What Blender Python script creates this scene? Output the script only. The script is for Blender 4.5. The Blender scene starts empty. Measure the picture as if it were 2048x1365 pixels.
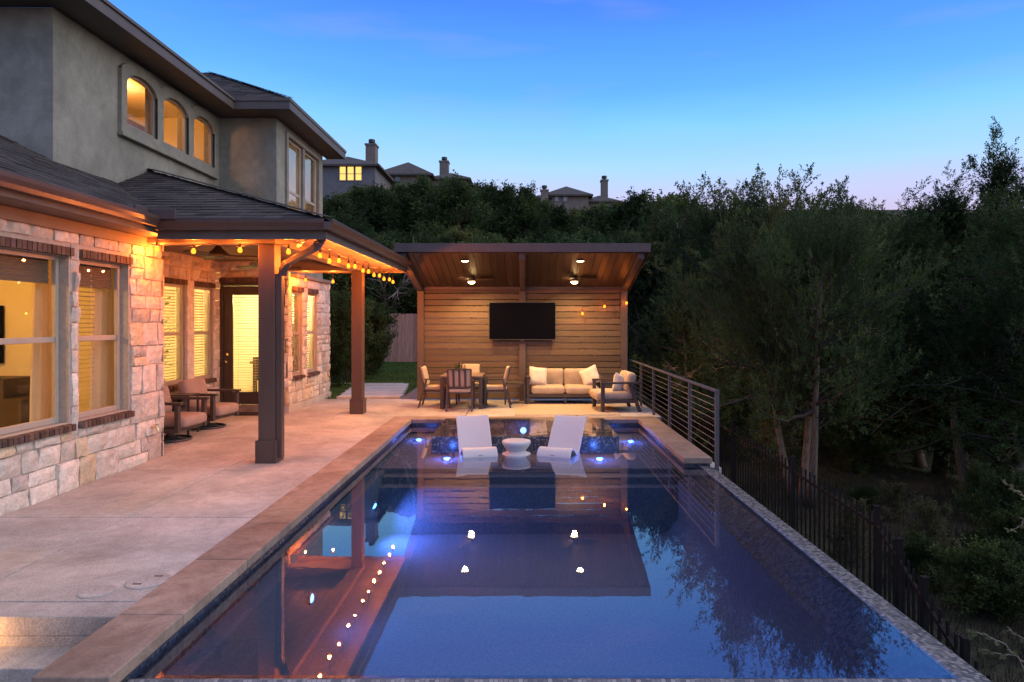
import bpy, math, random
import numpy as np
from mathutils import Vector, Matrix, Euler

# ------------------------------------------------------------------ camera, sky, exposure
SC = bpy.context.scene
COL = SC.collection
R = math.radians
F = 1300.0          # focal length in pixels of the 2048 px wide photograph
HC = 1.8            # eye height above the patio
cam = bpy.data.cameras.new("camera")
cam_o = bpy.data.objects.new("camera", cam)
COL.objects.link(cam_o)
cam_o.location = (0, 0, HC)
cam_o.rotation_euler = (R(90), 0, 0)
cam.sensor_width = 36
cam.lens = 36 * F / 2048
cam.shift_x = -26 / 2048
cam.shift_y = -37.5 / 2048
cam.clip_start = 0.05
cam.clip_end = 1500
SC.camera = cam_o

SC.view_settings.view_transform = 'Standard'
SC.view_settings.look = 'None'
SC.view_settings.exposure = 0.75
SC.view_settings.gamma = 1.0
try:
    SC.cycles.sample_clamp_indirect = 3.0
    SC.cycles.sample_clamp_direct = 0.0
    SC.cycles.max_bounces = 8
    SC.cycles.transparent_max_bounces = 12
    SC.cycles.caustics_refractive = False
    SC.cycles.caustics_reflective = False
    SC.cycles.use_denoising = True
except Exception:
    pass

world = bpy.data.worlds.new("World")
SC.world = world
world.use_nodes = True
def build_world():
    nt = world.node_tree
    nt.nodes.clear()
    N = nt.nodes.new
    L = nt.links.new
    out = N('ShaderNodeOutputWorld')
    bg = N('ShaderNodeBackground')
    tc = N('ShaderNodeTexCoord')
    sep = N('ShaderNodeSeparateXYZ')
    L(tc.outputs['Generated'], sep.inputs[0])
    # dusk gradient by elevation (sine of elevation)
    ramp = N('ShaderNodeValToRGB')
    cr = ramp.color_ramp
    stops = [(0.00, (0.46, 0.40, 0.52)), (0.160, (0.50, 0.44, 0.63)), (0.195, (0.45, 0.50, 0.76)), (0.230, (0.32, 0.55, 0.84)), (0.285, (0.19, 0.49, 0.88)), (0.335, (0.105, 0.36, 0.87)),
             (0.385, (0.080, 0.285, 0.84)), (0.44, (0.058, 0.205, 0.78)), (0.50, (0.07, 0.21, 0.74)), (0.65, (0.28, 0.35, 0.66)), (1.0, (0.46, 0.47, 0.68))]  # highest stops, above the view, are brightened as added overhead fill light
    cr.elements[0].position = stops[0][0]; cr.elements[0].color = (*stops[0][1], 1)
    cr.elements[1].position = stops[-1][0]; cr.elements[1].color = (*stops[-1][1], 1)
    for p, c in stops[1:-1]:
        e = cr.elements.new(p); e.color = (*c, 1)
    # shift the gradient up towards the sunset on the right
    m = N('ShaderNodeMath'); m.operation = 'MULTIPLY_ADD'
    m.inputs[1].default_value = 0.02; 
    L(sep.outputs['X'], m.inputs[0]); L(sep.outputs['Z'], m.inputs[2])
    # thin wisps
    mp = N('ShaderNodeMapping'); mp.inputs['Scale'].default_value = (1.2, 1.2, 7.0)
    L(tc.outputs['Generated'], mp.inputs[0])
    nz = N('ShaderNodeTexNoise'); nz.inputs['Scale'].default_value = 3.0; nz.inputs['Detail'].default_value = 6
    L(mp.outputs[0], nz.inputs['Vector'])
    a = N('ShaderNodeMath'); a.operation = 'MULTIPLY_ADD'; a.inputs[1].default_value = 0.03
    L(nz.outputs['Fac'], a.inputs[0]); L(m.outputs[0], a.inputs[2])
    b = N('ShaderNodeMath'); b.operation = 'SUBTRACT'; b.inputs[1].default_value = 0.015
    L(a.outputs[0], b.inputs[0])
    L(b.outputs[0], ramp.inputs[0])
    wr = N('ShaderNodeValToRGB')
    wr.color_ramp.elements[0].position = 0.56; wr.color_ramp.elements[0].color = (0, 0, 0, 1)
    wr.color_ramp.elements[1].position = 0.80; wr.color_ramp.elements[1].color = (0.17, 0.17, 0.17, 1)
    L(nz.outputs['Fac'], wr.inputs[0])
    mx = N('ShaderNodeMix'); mx.data_type = 'RGBA'
    L(wr.outputs[0], mx.inputs['Factor']); L(ramp.outputs[0], mx.inputs['A'])
    mx.inputs['B'].default_value = (0.48, 0.42, 0.80, 1)
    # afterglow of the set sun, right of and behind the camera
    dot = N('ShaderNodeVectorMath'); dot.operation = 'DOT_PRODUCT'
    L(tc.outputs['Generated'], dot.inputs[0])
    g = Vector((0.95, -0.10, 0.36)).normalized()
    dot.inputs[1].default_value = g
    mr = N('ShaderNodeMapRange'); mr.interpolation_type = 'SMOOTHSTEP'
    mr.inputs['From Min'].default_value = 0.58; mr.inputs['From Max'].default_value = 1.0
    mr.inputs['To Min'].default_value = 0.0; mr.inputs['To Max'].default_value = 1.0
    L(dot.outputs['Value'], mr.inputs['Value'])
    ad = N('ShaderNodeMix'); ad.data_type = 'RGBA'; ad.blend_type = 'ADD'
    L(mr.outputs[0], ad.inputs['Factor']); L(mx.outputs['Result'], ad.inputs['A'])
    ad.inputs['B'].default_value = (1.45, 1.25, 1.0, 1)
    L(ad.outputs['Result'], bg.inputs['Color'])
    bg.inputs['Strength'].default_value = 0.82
    L(bg.outputs[0], out.inputs[0])
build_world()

# ------------------------------------------------------------------ pixel helpers (points are real world points)
def gpt(px, py, z=0.0):
    Y = (HC - z) * F / (py - 645.0)
    return Vector(((px - 1050.0) * Y / F, Y, z))
def apt(px, py, Y):
    return Vector(((px - 1050.0) * Y / F, Y, HC - (py - 645.0) * Y / F))

# ------------------------------------------------------------------ materials
MATS = {}
def material(name, c1, c2=None, rough=0.7, metal=0.0, nscale=6.0, ndetail=5.0, bump=0.0, bscale=40.0, spec=0.4,
             emit=None, estr=0.0, attr=False, c3=None, stretch=None, fine=0.0, trans=0.0, coat=0.0, blotch=None, vary=0.0):
    m = bpy.data.materials.new(name); m.use_nodes = True
    nt = m.node_tree; nt.nodes.clear()
    N = nt.nodes.new; L = nt.links.new
    out = N('ShaderNodeOutputMaterial'); p = N('ShaderNodeBsdfPrincipled')
    p.inputs['Roughness'].default_value = rough
    p.inputs['Metallic'].default_value = metal
    p.inputs['Specular IOR Level'].default_value = spec
    if coat: p.inputs['Coat Weight'].default_value = coat
    tc = N('ShaderNodeTexCoord')
    vec = tc.outputs['Object']
    if stretch:
        mp = N('ShaderNodeMapping'); mp.inputs['Scale'].default_value = stretch
        L(vec, mp.inputs[0]); vec = mp.outputs[0]
    col = None
    if c2 is None:
        rgb = N('ShaderNodeRGB'); rgb.outputs[0].default_value = (*c1, 1); col = rgb.outputs[0]
    else:
        n = N('ShaderNodeTexNoise'); n.inputs['Scale'].default_value = nscale; n.inputs['Detail'].default_value = ndetail
        n.inputs['Roughness'].default_value = 0.62
        L(vec, n.inputs['Vector'])
        r = N('ShaderNodeValToRGB')
        r.color_ramp.elements[0].position = 0.32; r.color_ramp.elements[0].color = (*c1, 1)
        r.color_ramp.elements[1].position = 0.68; r.color_ramp.elements[1].color = (*c2, 1)
        if c3:
            e = r.color_ramp.elements.new(0.5); e.color = (*c3, 1)
        L(n.outputs['Fac'], r.inputs[0]); col = r.outputs[0]
    if attr:
        at = N('ShaderNodeAttribute'); at.attribute_name = 'Col'
        mm = N('ShaderNodeMix'); mm.data_type = 'RGBA'; mm.blend_type = 'MULTIPLY'; mm.inputs['Factor'].default_value = 1
        L(col, mm.inputs['A']); L(at.outputs['Color'], mm.inputs['B']); col = mm.outputs['Result']
    if fine:
        n2 = N('ShaderNodeTexNoise'); n2.inputs['Scale'].default_value = bscale * 1.5; n2.inputs['Detail'].default_value = 3
        L(vec, n2.inputs['Vector'])
        mr = N('ShaderNodeMapRange'); mr.inputs['From Min'].default_value = 0.3; mr.inputs['From Max'].default_value = 0.7
        mr.inputs['To Min'].default_value = 1 - fine; mr.inputs['To Max'].default_value = 1 + fine
        L(n2.outputs['Fac'], mr.inputs[0])
        mm = N('ShaderNodeMix'); mm.data_type = 'RGBA'; mm.blend_type = 'MULTIPLY'; mm.inputs['Factor'].default_value = 1
        L(col, mm.inputs['A']); L(mr.outputs[0], mm.inputs['B']); col = mm.outputs['Result']
    for (bs, lo, hi, off) in (blotch or []):
        n3 = N('ShaderNodeTexNoise'); n3.inputs['Scale'].default_value = bs; n3.inputs['Detail'].default_value = 8; n3.inputs['Distortion'].default_value = off
        n3.inputs['Roughness'].default_value = 0.65
        L(tc.outputs['Object'], n3.inputs['Vector'])
        mr = N('ShaderNodeMapRange'); mr.inputs['From Min'].default_value = 0.36; mr.inputs['From Max'].default_value = 0.64
        mr.inputs['To Min'].default_value = lo; mr.inputs['To Max'].default_value = hi
        L(n3.outputs['Fac'], mr.inputs[0])
        mm = N('ShaderNodeMix'); mm.data_type = 'RGBA'; mm.blend_type = 'MULTIPLY'; mm.inputs['Factor'].default_value = 1
        L(col, mm.inputs['A']); L(mr.outputs[0], mm.inputs['B']); col = mm.outputs['Result']
    if vary:
        oi = N('ShaderNodeObjectInfo'); rr = N('ShaderNodeValToRGB')
        rr.color_ramp.elements[0].position = 0; rr.color_ramp.elements[0].color = (1 - vary, 1 - vary * 0.8, 1 - vary, 1)
        rr.color_ramp.elements[1].position = 1; rr.color_ramp.elements[1].color = (1 + vary * 1.3, 1 + vary, 1 + vary * 0.4, 1)
        L(oi.outputs['Random'], rr.inputs[0])
        mm = N('ShaderNodeMix'); mm.data_type = 'RGBA'; mm.blend_type = 'MULTIPLY'; mm.inputs['Factor'].default_value = 1; mm.clamp_result = False
        L(col, mm.inputs['A']); L(rr.outputs[0], mm.inputs['B']); col = mm.outputs['Result']
    L(col, p.inputs['Base Color'])
    if bump:
        nb = N('ShaderNodeTexNoise'); nb.inputs['Scale'].default_value = bscale; nb.inputs['Detail'].default_value = 6
        L(vec, nb.inputs['Vector'])
        b = N('ShaderNodeBump'); b.inputs['Strength'].default_value = bump; b.inputs['Distance'].default_value = 0.02
        L(nb.outputs['Fac'], b.inputs['Height']); L(b.outputs[0], p.inputs['Normal'])
    if emit:
        p.inputs['Emission Color'].default_value = (*emit, 1); p.inputs['Emission Strength'].default_value = estr
    sh = p.outputs[0]
    if trans:
        tr = N('ShaderNodeBsdfTranslucent'); L(col, tr.inputs['Color'])
        ms = N('ShaderNodeMixShader'); ms.inputs[0].default_value = trans
        L(sh, ms.inputs[1]); L(tr.outputs[0], ms.inputs[2]); sh = ms.outputs[0]
    L(sh, out.inputs[0])
    MATS[name] = m
    return m

def emission(name, c, s):
    m = bpy.data.materials.new(name); m.use_nodes = True
    nt = m.node_tree; nt.nodes.clear()
    out = nt.nodes.new('ShaderNodeOutputMaterial'); e = nt.nodes.new('ShaderNodeEmission')
    e.inputs[0].default_value = (*c, 1); e.inputs[1].default_value = s
    nt.links.new(e.outputs[0], out.inputs[0]); MATS[name] = m
    return m

def glass(name, ior=1.5, tint=(1, 1, 1), rough=0.0, ripples=None):
    """thin clear sheet: lets light through, mirrors by Fresnel"""
    m = bpy.data.materials.new(name); m.use_nodes = True
    nt = m.node_tree; nt.nodes.clear(); N = nt.nodes.new; L = nt.links.new
    out = N('ShaderNodeOutputMaterial'); t = N('ShaderNodeBsdfTransparent'); g = N('ShaderNodeBsdfGlossy')
    g.inputs['Roughness'].default_value = rough; t.inputs[0].default_value = (*tint, 1)
    geo = N('ShaderNodeNewGeometry'); dt = N('ShaderNodeVectorMath'); dt.operation = 'DOT_PRODUCT'
    L(geo.outputs['Normal'], dt.inputs[0]); L(geo.outputs['Incoming'], dt.inputs[1])
    ab = N('ShaderNodeMath'); ab.operation = 'ABSOLUTE'; L(dt.outputs['Value'], ab.inputs[0])
    iv = N('ShaderNodeMath'); iv.operation = 'SUBTRACT'; iv.inputs[0].default_value = 1.0; L(ab.outputs[0], iv.inputs[1])
    pw = N('ShaderNodeMath'); pw.operation = 'POWER'; pw.inputs[1].default_value = 5.0; L(iv.outputs[0], pw.inputs[0])
    f0 = ((ior - 1) / (ior + 1)) ** 2
    fr = N('ShaderNodeMath'); fr.operation = 'MULTIPLY_ADD'; fr.inputs[1].default_value = 1 - f0; fr.inputs[2].default_value = f0; L(pw.outputs[0], fr.inputs[0])
    mx = N('ShaderNodeMixShader')
    L(fr.outputs[0], mx.inputs[0]); L(t.outputs[0], mx.inputs[1]); L(g.outputs[0], mx.inputs[2]); L(mx.outputs[0], out.inputs[0])
    if ripples:
        tc = N('ShaderNodeTexCoord'); mp = N('ShaderNodeMapping'); mp.inputs['Scale'].default_value = ripples[1]
        L(tc.outputs['Object'], mp.inputs[0])
        n = N('ShaderNodeTexNoise'); n.inputs['Scale'].default_value = ripples[2]; n.inputs['Detail'].default_value = 2.0
        L(mp.outputs[0], n.inputs['Vector'])
        b = N('ShaderNodeBump'); b.inputs['Strength'].default_value = ripples[0]; b.inputs['Distance'].default_value = 0.02
        L(n.outputs['Fac'], b.inputs['Height']); L(b.outputs[0], g.inputs['Normal'])
    MATS[name] = m
    return m

M_stone = material('limestone', (0.50, 0.47, 0.43), (0.72, 0.69, 0.645), 0.85, nscale=9, bump=0.55, bscale=28, attr=True, fine=0.12, c3=(0.61, 0.575, 0.525))
M_mortar = material('mortar', (0.36, 0.33, 0.29), (0.45, 0.41, 0.365), 0.95, nscale=20, bump=0.4, bscale=90)
M_brick = material('sill_brick', (0.065, 0.043, 0.036), (0.13, 0.083, 0.066), 0.85, nscale=14, bump=0.4, bscale=70, attr=True)
M_stucco = material('stucco', (0.185, 0.183, 0.150), (0.315, 0.308, 0.258), 0.92, nscale=1.6, ndetail=9, bump=0.35, bscale=60, fine=0.07, stretch=(1, 1, 0.6), blotch=[(0.7, 0.80, 1.08, 1.0), (4.0, 0.88, 1.06, 1.5)])
M_trim = material('stucco_trim', (0.18, 0.172, 0.145), (0.25, 0.24, 0.20), 0.9, nscale=5, bump=0.25, bscale=70)
M_shingle = material('roof_shingle', (0.040, 0.036, 0.034), (0.078, 0.068, 0.063), 0.92, nscale=25, bump=0.5, bscale=160, attr=True)
M_fascia = material('painted_fascia', (0.088, 0.074, 0.066), (0.115, 0.096, 0.084), 0.55, nscale=3, bump=0.05, bscale=60)
M_gutter = material('gutter_metal', (0.070, 0.044, 0.038), (0.09, 0.056, 0.048), 0.34, nscale=2, spec=0.5)
M_soffit = material('soffit_board', (0.13, 0.10, 0.08), (0.17, 0.13, 0.105), 0.6, nscale=4)
M_ceilwood = material('ceiling_board', (0.13, 0.095, 0.062), (0.21, 0.155, 0.10), 0.55, nscale=5, stretch=(1, 8, 1), attr=True)
M_post = material('post_paint', (0.075, 0.050, 0.042), (0.105, 0.070, 0.058), 0.5, nscale=3, bump=0.1, bscale=40, stretch=(1, 1, 0.2))
M_frame = material('window_frame', (0.36, 0.32, 0.27), (0.42, 0.375, 0.315), 0.5, nscale=4)
M_dframe = material('arch_frame', (0.22, 0.20, 0.18), None, 0.5)
M_glass = glass('window_glass', 1.5)
M_bayglass = glass('upper_glass', 3.6)
M_blind = material('blind_slat', (0.42, 0.36, 0.26), (0.50, 0.44, 0.33), 0.5, trans=0.12)
M_curtain = material('curtain_cloth', (0.60, 0.50, 0.33), (0.74, 0.62, 0.43), 0.85, nscale=3, stretch=(1, 1, 0.1), trans=0.5)
M_woven = material('woven_shade', (0.07, 0.055, 0.04), (0.17, 0.13, 0.085), 0.9, nscale=12, stretch=(1, 1, 14))
M_room = material('room_paint', (0.70, 0.64, 0.50), (0.74, 0.68, 0.54), 0.8, nscale=2)
M_doorwood = material('door_paint', (0.045, 0.032, 0.026), (0.06, 0.043, 0.035), 0.45, nscale=5)
M_brass = material('brass', (0.75, 0.55, 0.28), None, 0.25, 1.0)
M_steel = material('steel', (0.55, 0.55, 0.55), None, 0.3, 1.0)
M_dark = material('dark_metal', (0.030, 0.027, 0.026), (0.042, 0.037, 0.035), 0.42, 0.3, nscale=8)
M_railm = material('railing_metal', (0.085, 0.082, 0.085), (0.105, 0.10, 0.10), 0.42, 0.2, nscale=8)
M_iron = material('black_iron', (0.006, 0.006, 0.006), (0.010, 0.010, 0.010), 0.75, 0.0, spec=0.15, nscale=8)
M_concrete = material('patio_concrete', (0.37, 0.35, 0.32), (0.60, 0.575, 0.535), 0.72, nscale=1.1, ndetail=10, bump=0.40, bscale=55, fine=0.20, spec=0.35, blotch=[(0.55, 0.76, 1.08, 0.8), (3.2, 0.86, 1.06, 2.5), (14.0, 0.92, 1.04, 1.0)])
M_concrete2 = material('pale_concrete', (0.42, 0.39, 0.36), (0.55, 0.52, 0.48), 0.85, nscale=3, bump=0.2, bscale=60)
M_joint = material('joint_dark', (0.05, 0.04, 0.035), (0.08, 0.065, 0.055), 0.95, nscale=10)
M_coping = material('coping_stone', (0.20, 0.145, 0.11), (0.36, 0.285, 0.23), 0.62, nscale=1.6, ndetail=10, bump=0.22, bscale=40, fine=0.10, attr=True, blotch=[(3.5, 0.72, 1.12, 2.0)])
M_gravel = material('gravel', (0.10, 0.075, 0.07), (0.30, 0.24, 0.22), 0.95, nscale=38, ndetail=2, bump=1.0, bscale=34)
M_lawn = material('lawn_soil', (0.040, 0.075, 0.018), (0.075, 0.12, 0.03), 0.95, nscale=2.2, bump=0.8, bscale=60)
M_grass = material('grass_blade', (0.050, 0.11, 0.018), (0.11, 0.20, 0.036), 0.8, nscale=1.2, trans=0.3)
M_wildgrass = material('wild_grass', (0.018, 0.022, 0.008), (0.046, 0.046, 0.020), 0.9, nscale=1.2, trans=0.2)
M_earth = material('earth', (0.016, 0.014, 0.008), (0.055, 0.042, 0.028), 0.97, nscale=1.5, ndetail=9, bump=0.9, bscale=18, c3=(0.040, 0.040, 0.020))
M_slat = material('slat_board', (0.080, 0.059, 0.042), (0.128, 0.094, 0.066), 0.62, nscale=4, stretch=(0.5, 1, 9), bump=0.12, bscale=20, attr=True)
M_pceil = material('pavilion_ceiling_board', (0.036, 0.024, 0.017), (0.062, 0.041, 0.028), 0.42, nscale=5, stretch=(9, 0.5, 1), attr=True)
M_pmetal = material('pavilion_paint', (0.075, 0.058, 0.056), (0.095, 0.074, 0.07), 0.5, nscale=4)
M_screen = material('screen_glass', (0.002, 0.002, 0.003), None, 0.12, spec=0.06)
M_bezel = material('bezel', (0.10, 0.10, 0.10), None, 0.35, 0.5)
M_cushion = material('cushion_cloth', (0.39, 0.32, 0.235), (0.49, 0.41, 0.31), 0.95, nscale=5, bump=0.12, bscale=150, fine=0.06)
M_taupe = material('taupe_cushion_cloth', (0.30, 0.235, 0.20), (0.38, 0.30, 0.255), 0.95, nscale=5, bump=0.12, bscale=150, fine=0.06)
M_pillow = material('pillow_cloth', (0.62, 0.56, 0.50), (0.72, 0.66, 0.59), 0.95, nscale=9, bump=0.2, bscale=120)
M_frameF = material('furniture_metal', (0.060, 0.050, 0.048), (0.078, 0.066, 0.062), 0.48, 0.15, nscale=6)
M_rug = material('rug_weave', (0.36, 0.29, 0.20), (0.56, 0.46, 0.33), 0.95, nscale=3, stretch=(0.25, 22, 1), bump=0.2, bscale=60)
M_mat = material('door_mat', (0.02, 0.018, 0.016), (0.04, 0.035, 0.03), 0.98, nscale=40, bump=0.5, bscale=200)
M_white = material('white_resin', (0.60, 0.60, 0.61), (0.66, 0.66, 0.67), 0.45, nscale=3, trans=0.12)
M_wood_fence = material('fence_picket', (0.34, 0.17, 0.12), (0.52, 0.29, 0.20), 0.88, nscale=6, stretch=(6, 6, 0.6), bump=0.25, bscale=20, attr=True)
M_plaster = material('pool_plaster', (0.075, 0.105, 0.130), (0.165, 0.205, 0.235), 0.8, nscale=42, ndetail=5, bump=0.2, bscale=110)
M_shelf = material('shelf_plaster', (0.15, 0.15, 0.17), (0.235, 0.23, 0.245), 0.8, nscale=70, ndetail=3, bump=0.2, bscale=110)
M_water = glass('water_surface', 2.9, (0.74, 0.82, 1.0), 0.0, (0.012, (1.0, 2.4, 1.0), 2.6))
M_spawater = glass('spa_water_surface', 2.2, (0.80, 0.88, 1.0), 0.0, (0.12, (1.0, 1.6, 1.0), 4.0))
M_limb = material('juniper_limb', (0.035, 0.027, 0.020), (0.075, 0.058, 0.042), 0.95, nscale=9)
M_bark = material('juniper_bark', (0.10, 0.070, 0.05), (0.24, 0.18, 0.13), 0.95, nscale=9, stretch=(3, 3, 0.35), bump=0.9, bscale=16)
M_twig = material('dead_twig', (0.22, 0.17, 0.135), (0.34, 0.275, 0.22), 0.9, nscale=9)
def leafmat(name, a, b, c):
    m = material(name, a, b, 0.75, nscale=0.9, ndetail=6, c3=c, trans=0.30, spec=0.25, attr=True, vary=0.38)
    return m
M_leafJ = leafmat('juniper_leaf', (0.018, 0.040, 0.014), (0.074, 0.110, 0.036), (0.040, 0.072, 0.024))
M_leafO = leafmat('oak_leaf', (0.055, 0.075, 0.022), (0.14, 0.155, 0.055), (0.095, 0.115, 0.038))
M_leafS = leafmat('shrub_leaf', (0.035, 0.065, 0.018), (0.10, 0.14, 0.042), (0.062, 0.098, 0.030))
M_leafP = leafmat('pale_leaf', (0.065, 0.075, 0.035), (0.13, 0.13, 0.065), (0.095, 0.10, 0.05))
def amber(name, c, s, clear):
    m = emission(name, c, s); nt = m.node_tree; e = [n for n in nt.nodes if n.type == 'EMISSION'][0]; o = [n for n in nt.nodes if n.type == 'OUTPUT_MATERIAL'][0]
    t = nt.nodes.new('ShaderNodeBsdfTransparent'); x = nt.nodes.new('ShaderNodeMixShader'); x.inputs[0].default_value = 1 - clear
    nt.links.new(t.outputs[0], x.inputs[1]); nt.links.new(e.outputs[0], x.inputs[2]); nt.links.new(x.outputs[0], o.inputs[0]); return m
M_bulb = amber('bulb_glow', (1.0, 0.235, 0.014), 3.0, 0.5)
M_lens = emission('downlight_glow', (1.0, 0.62, 0.26), 20.0)
M_blue = emission('pool_light_glow', (0.06, 0.28, 1.0), 16.0)
M_fire = emission('lit_window', (1.0, 0.62, 0.16), 0.85)
M_roomlamp = emission('room_lamp_glow', (1.0, 0.78, 0.42), 12.0)

def mosaic(name, cols, size, rough=0.25, grout=(0.10, 0.10, 0.10)):
    """small square tiles coloured at random, by world position"""
    m = bpy.data.materials.new(name); m.use_nodes = True
    nt = m.node_tree; nt.nodes.clear(); N = nt.nodes.new; L = nt.links.new
    out = N('ShaderNodeOutputMaterial'); p = N('ShaderNodeBsdfPrincipled'); p.inputs['Roughness'].default_value = rough
    p.inputs['Specular IOR Level'].default_value = 0.5
    tc = N('ShaderNodeTexCoord')
    sc = N('ShaderNodeVectorMath'); sc.operation = 'SCALE'; sc.inputs['Scale'].default_value = 1 / size
    of = N('ShaderNodeVectorMath'); of.operation = 'ADD'; of.inputs[1].default_value = (0.37, 0.41, 0.33)
    L(tc.outputs['Object'], sc.inputs[0]); L(sc.outputs[0], of.inputs[0])
    fl = N('ShaderNodeVectorMath'); fl.operation = 'FLOOR'; L(of.outputs[0], fl.inputs[0])
    wn = N('ShaderNodeTexWhiteNoise'); wn.noise_dimensions = '3D'; L(fl.outputs[0], wn.inputs['Vector'])
    r = N('ShaderNodeValToRGB'); r.color_ramp.interpolation = 'CONSTANT'
    k = len(cols)
    r.color_ramp.elements[0].position = 0; r.color_ramp.elements[0].color = (*cols[0], 1)
    r.color_ramp.elements[1].position = 1 - 1 / k; r.color_ramp.elements[1].color = (*cols[-1], 1)
    for i in range(1, k - 1):
        e = r.color_ramp.elements.new(i / k); e.color = (*cols[i], 1)
    L(wn.outputs['Value'], r.inputs[0])
    fr = N('ShaderNodeVectorMath'); fr.operation = 'FRACTION'; L(of.outputs[0], fr.inputs[0])
    # grout: distance to the tile border along the two axes lying in the face
    geo = N('ShaderNodeNewGeometry')
    ab = N('ShaderNodeVectorMath'); ab.operation = 'ABSOLUTE'; L(geo.outputs['True Normal'], ab.inputs[0])
    sb = N('ShaderNodeVectorMath'); sb.operation = 'SUBTRACT'; sb.inputs[1].default_value = (0.5, 0.5, 0.5); L(fr.outputs[0], sb.inputs[0])
    aa = N('ShaderNodeVectorMath'); aa.operation = 'ABSOLUTE'; L(sb.outputs[0], aa.inputs[0])
    inv = N('ShaderNodeVectorMath'); inv.operation = 'SUBTRACT'; inv.inputs[0].default_value = (1, 1, 1); L(ab.outputs[0], inv.inputs[1])
    mu = N('ShaderNodeVectorMath'); mu.operation = 'MULTIPLY'; L(aa.outputs[0], mu.inputs[0]); L(inv.outputs[0], mu.inputs[1])
    sp = N('ShaderNodeSeparateXYZ'); L(mu.outputs[0], sp.inputs[0])
    m1 = N('ShaderNodeMath'); m1.operation = 'MAXIMUM'; L(sp.outputs[0], m1.inputs[0]); L(sp.outputs[1], m1.inputs[1])
    m2 = N('ShaderNodeMath'); m2.operation = 'MAXIMUM'; L(m1.outputs[0], m2.inputs[0]); L(sp.outputs[2], m2.inputs[1])
    g = N('ShaderNodeMath'); g.operation = 'GREATER_THAN'; g.inputs[1].default_value = 0.44; L(m2.outputs[0], g.inputs[0])
    mx = N('ShaderNodeMix'); mx.data_type = 'RGBA'; L(g.outputs[0], mx.inputs['Factor']); L(r.outputs[0], mx.inputs['A']); mx.inputs['B'].default_value = (*grout, 1)
    L(mx.outputs['Result'], p.inputs['Base Color'])
    b = N('ShaderNodeBump'); b.inputs['Strength'].default_value = 0.5; b.inputs['Distance'].default_value = 0.004; b.invert = True
    ad = N('ShaderNodeMath'); ad.operation = 'MULTIPLY_ADD'; ad.inputs[1].default_value = -0.8
    L(wn.outputs['Value'], ad.inputs[0]); L(g.outputs[0], ad.inputs[2])
    L(ad.outputs[0], b.inputs['Height']); L(b.outputs[0], p.inputs['Normal'])
    L(p.outputs[0], out.inputs[0]); MATS[name] = m
    return m
M_mosaic = mosaic('spa_mosaic', [(0.035, 0.035, 0.035), (0.09, 0.085, 0.08), (0.03, 0.05, 0.075), (0.16, 0.14, 0.12), (0.05, 0.05, 0.055), (0.28, 0.25, 0.21)], 0.026, 0.2)
M_weir = mosaic('weir_mosaic', [(0.13, 0.13, 0.135), (0.20, 0.195, 0.19), (0.09, 0.095, 0.105), (0.27, 0.26, 0.25), (0.16, 0.16, 0.165)], 0.026, 0.20, (0.07, 0.07, 0.07))
M_band = mosaic('water_line_mosaic', [(0.02, 0.022, 0.03), (0.055, 0.06, 0.075), (0.03, 0.04, 0.06), (0.08, 0.08, 0.085)], 0.026, 0.25, (0.04, 0.04, 0.045))

# ------------------------------------------------------------------ mesh builder
def chain_loc(o):
    v = Vector((0, 0, 0))
    while o is not None:
        v += o.location; o = o.parent
    return v

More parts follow.
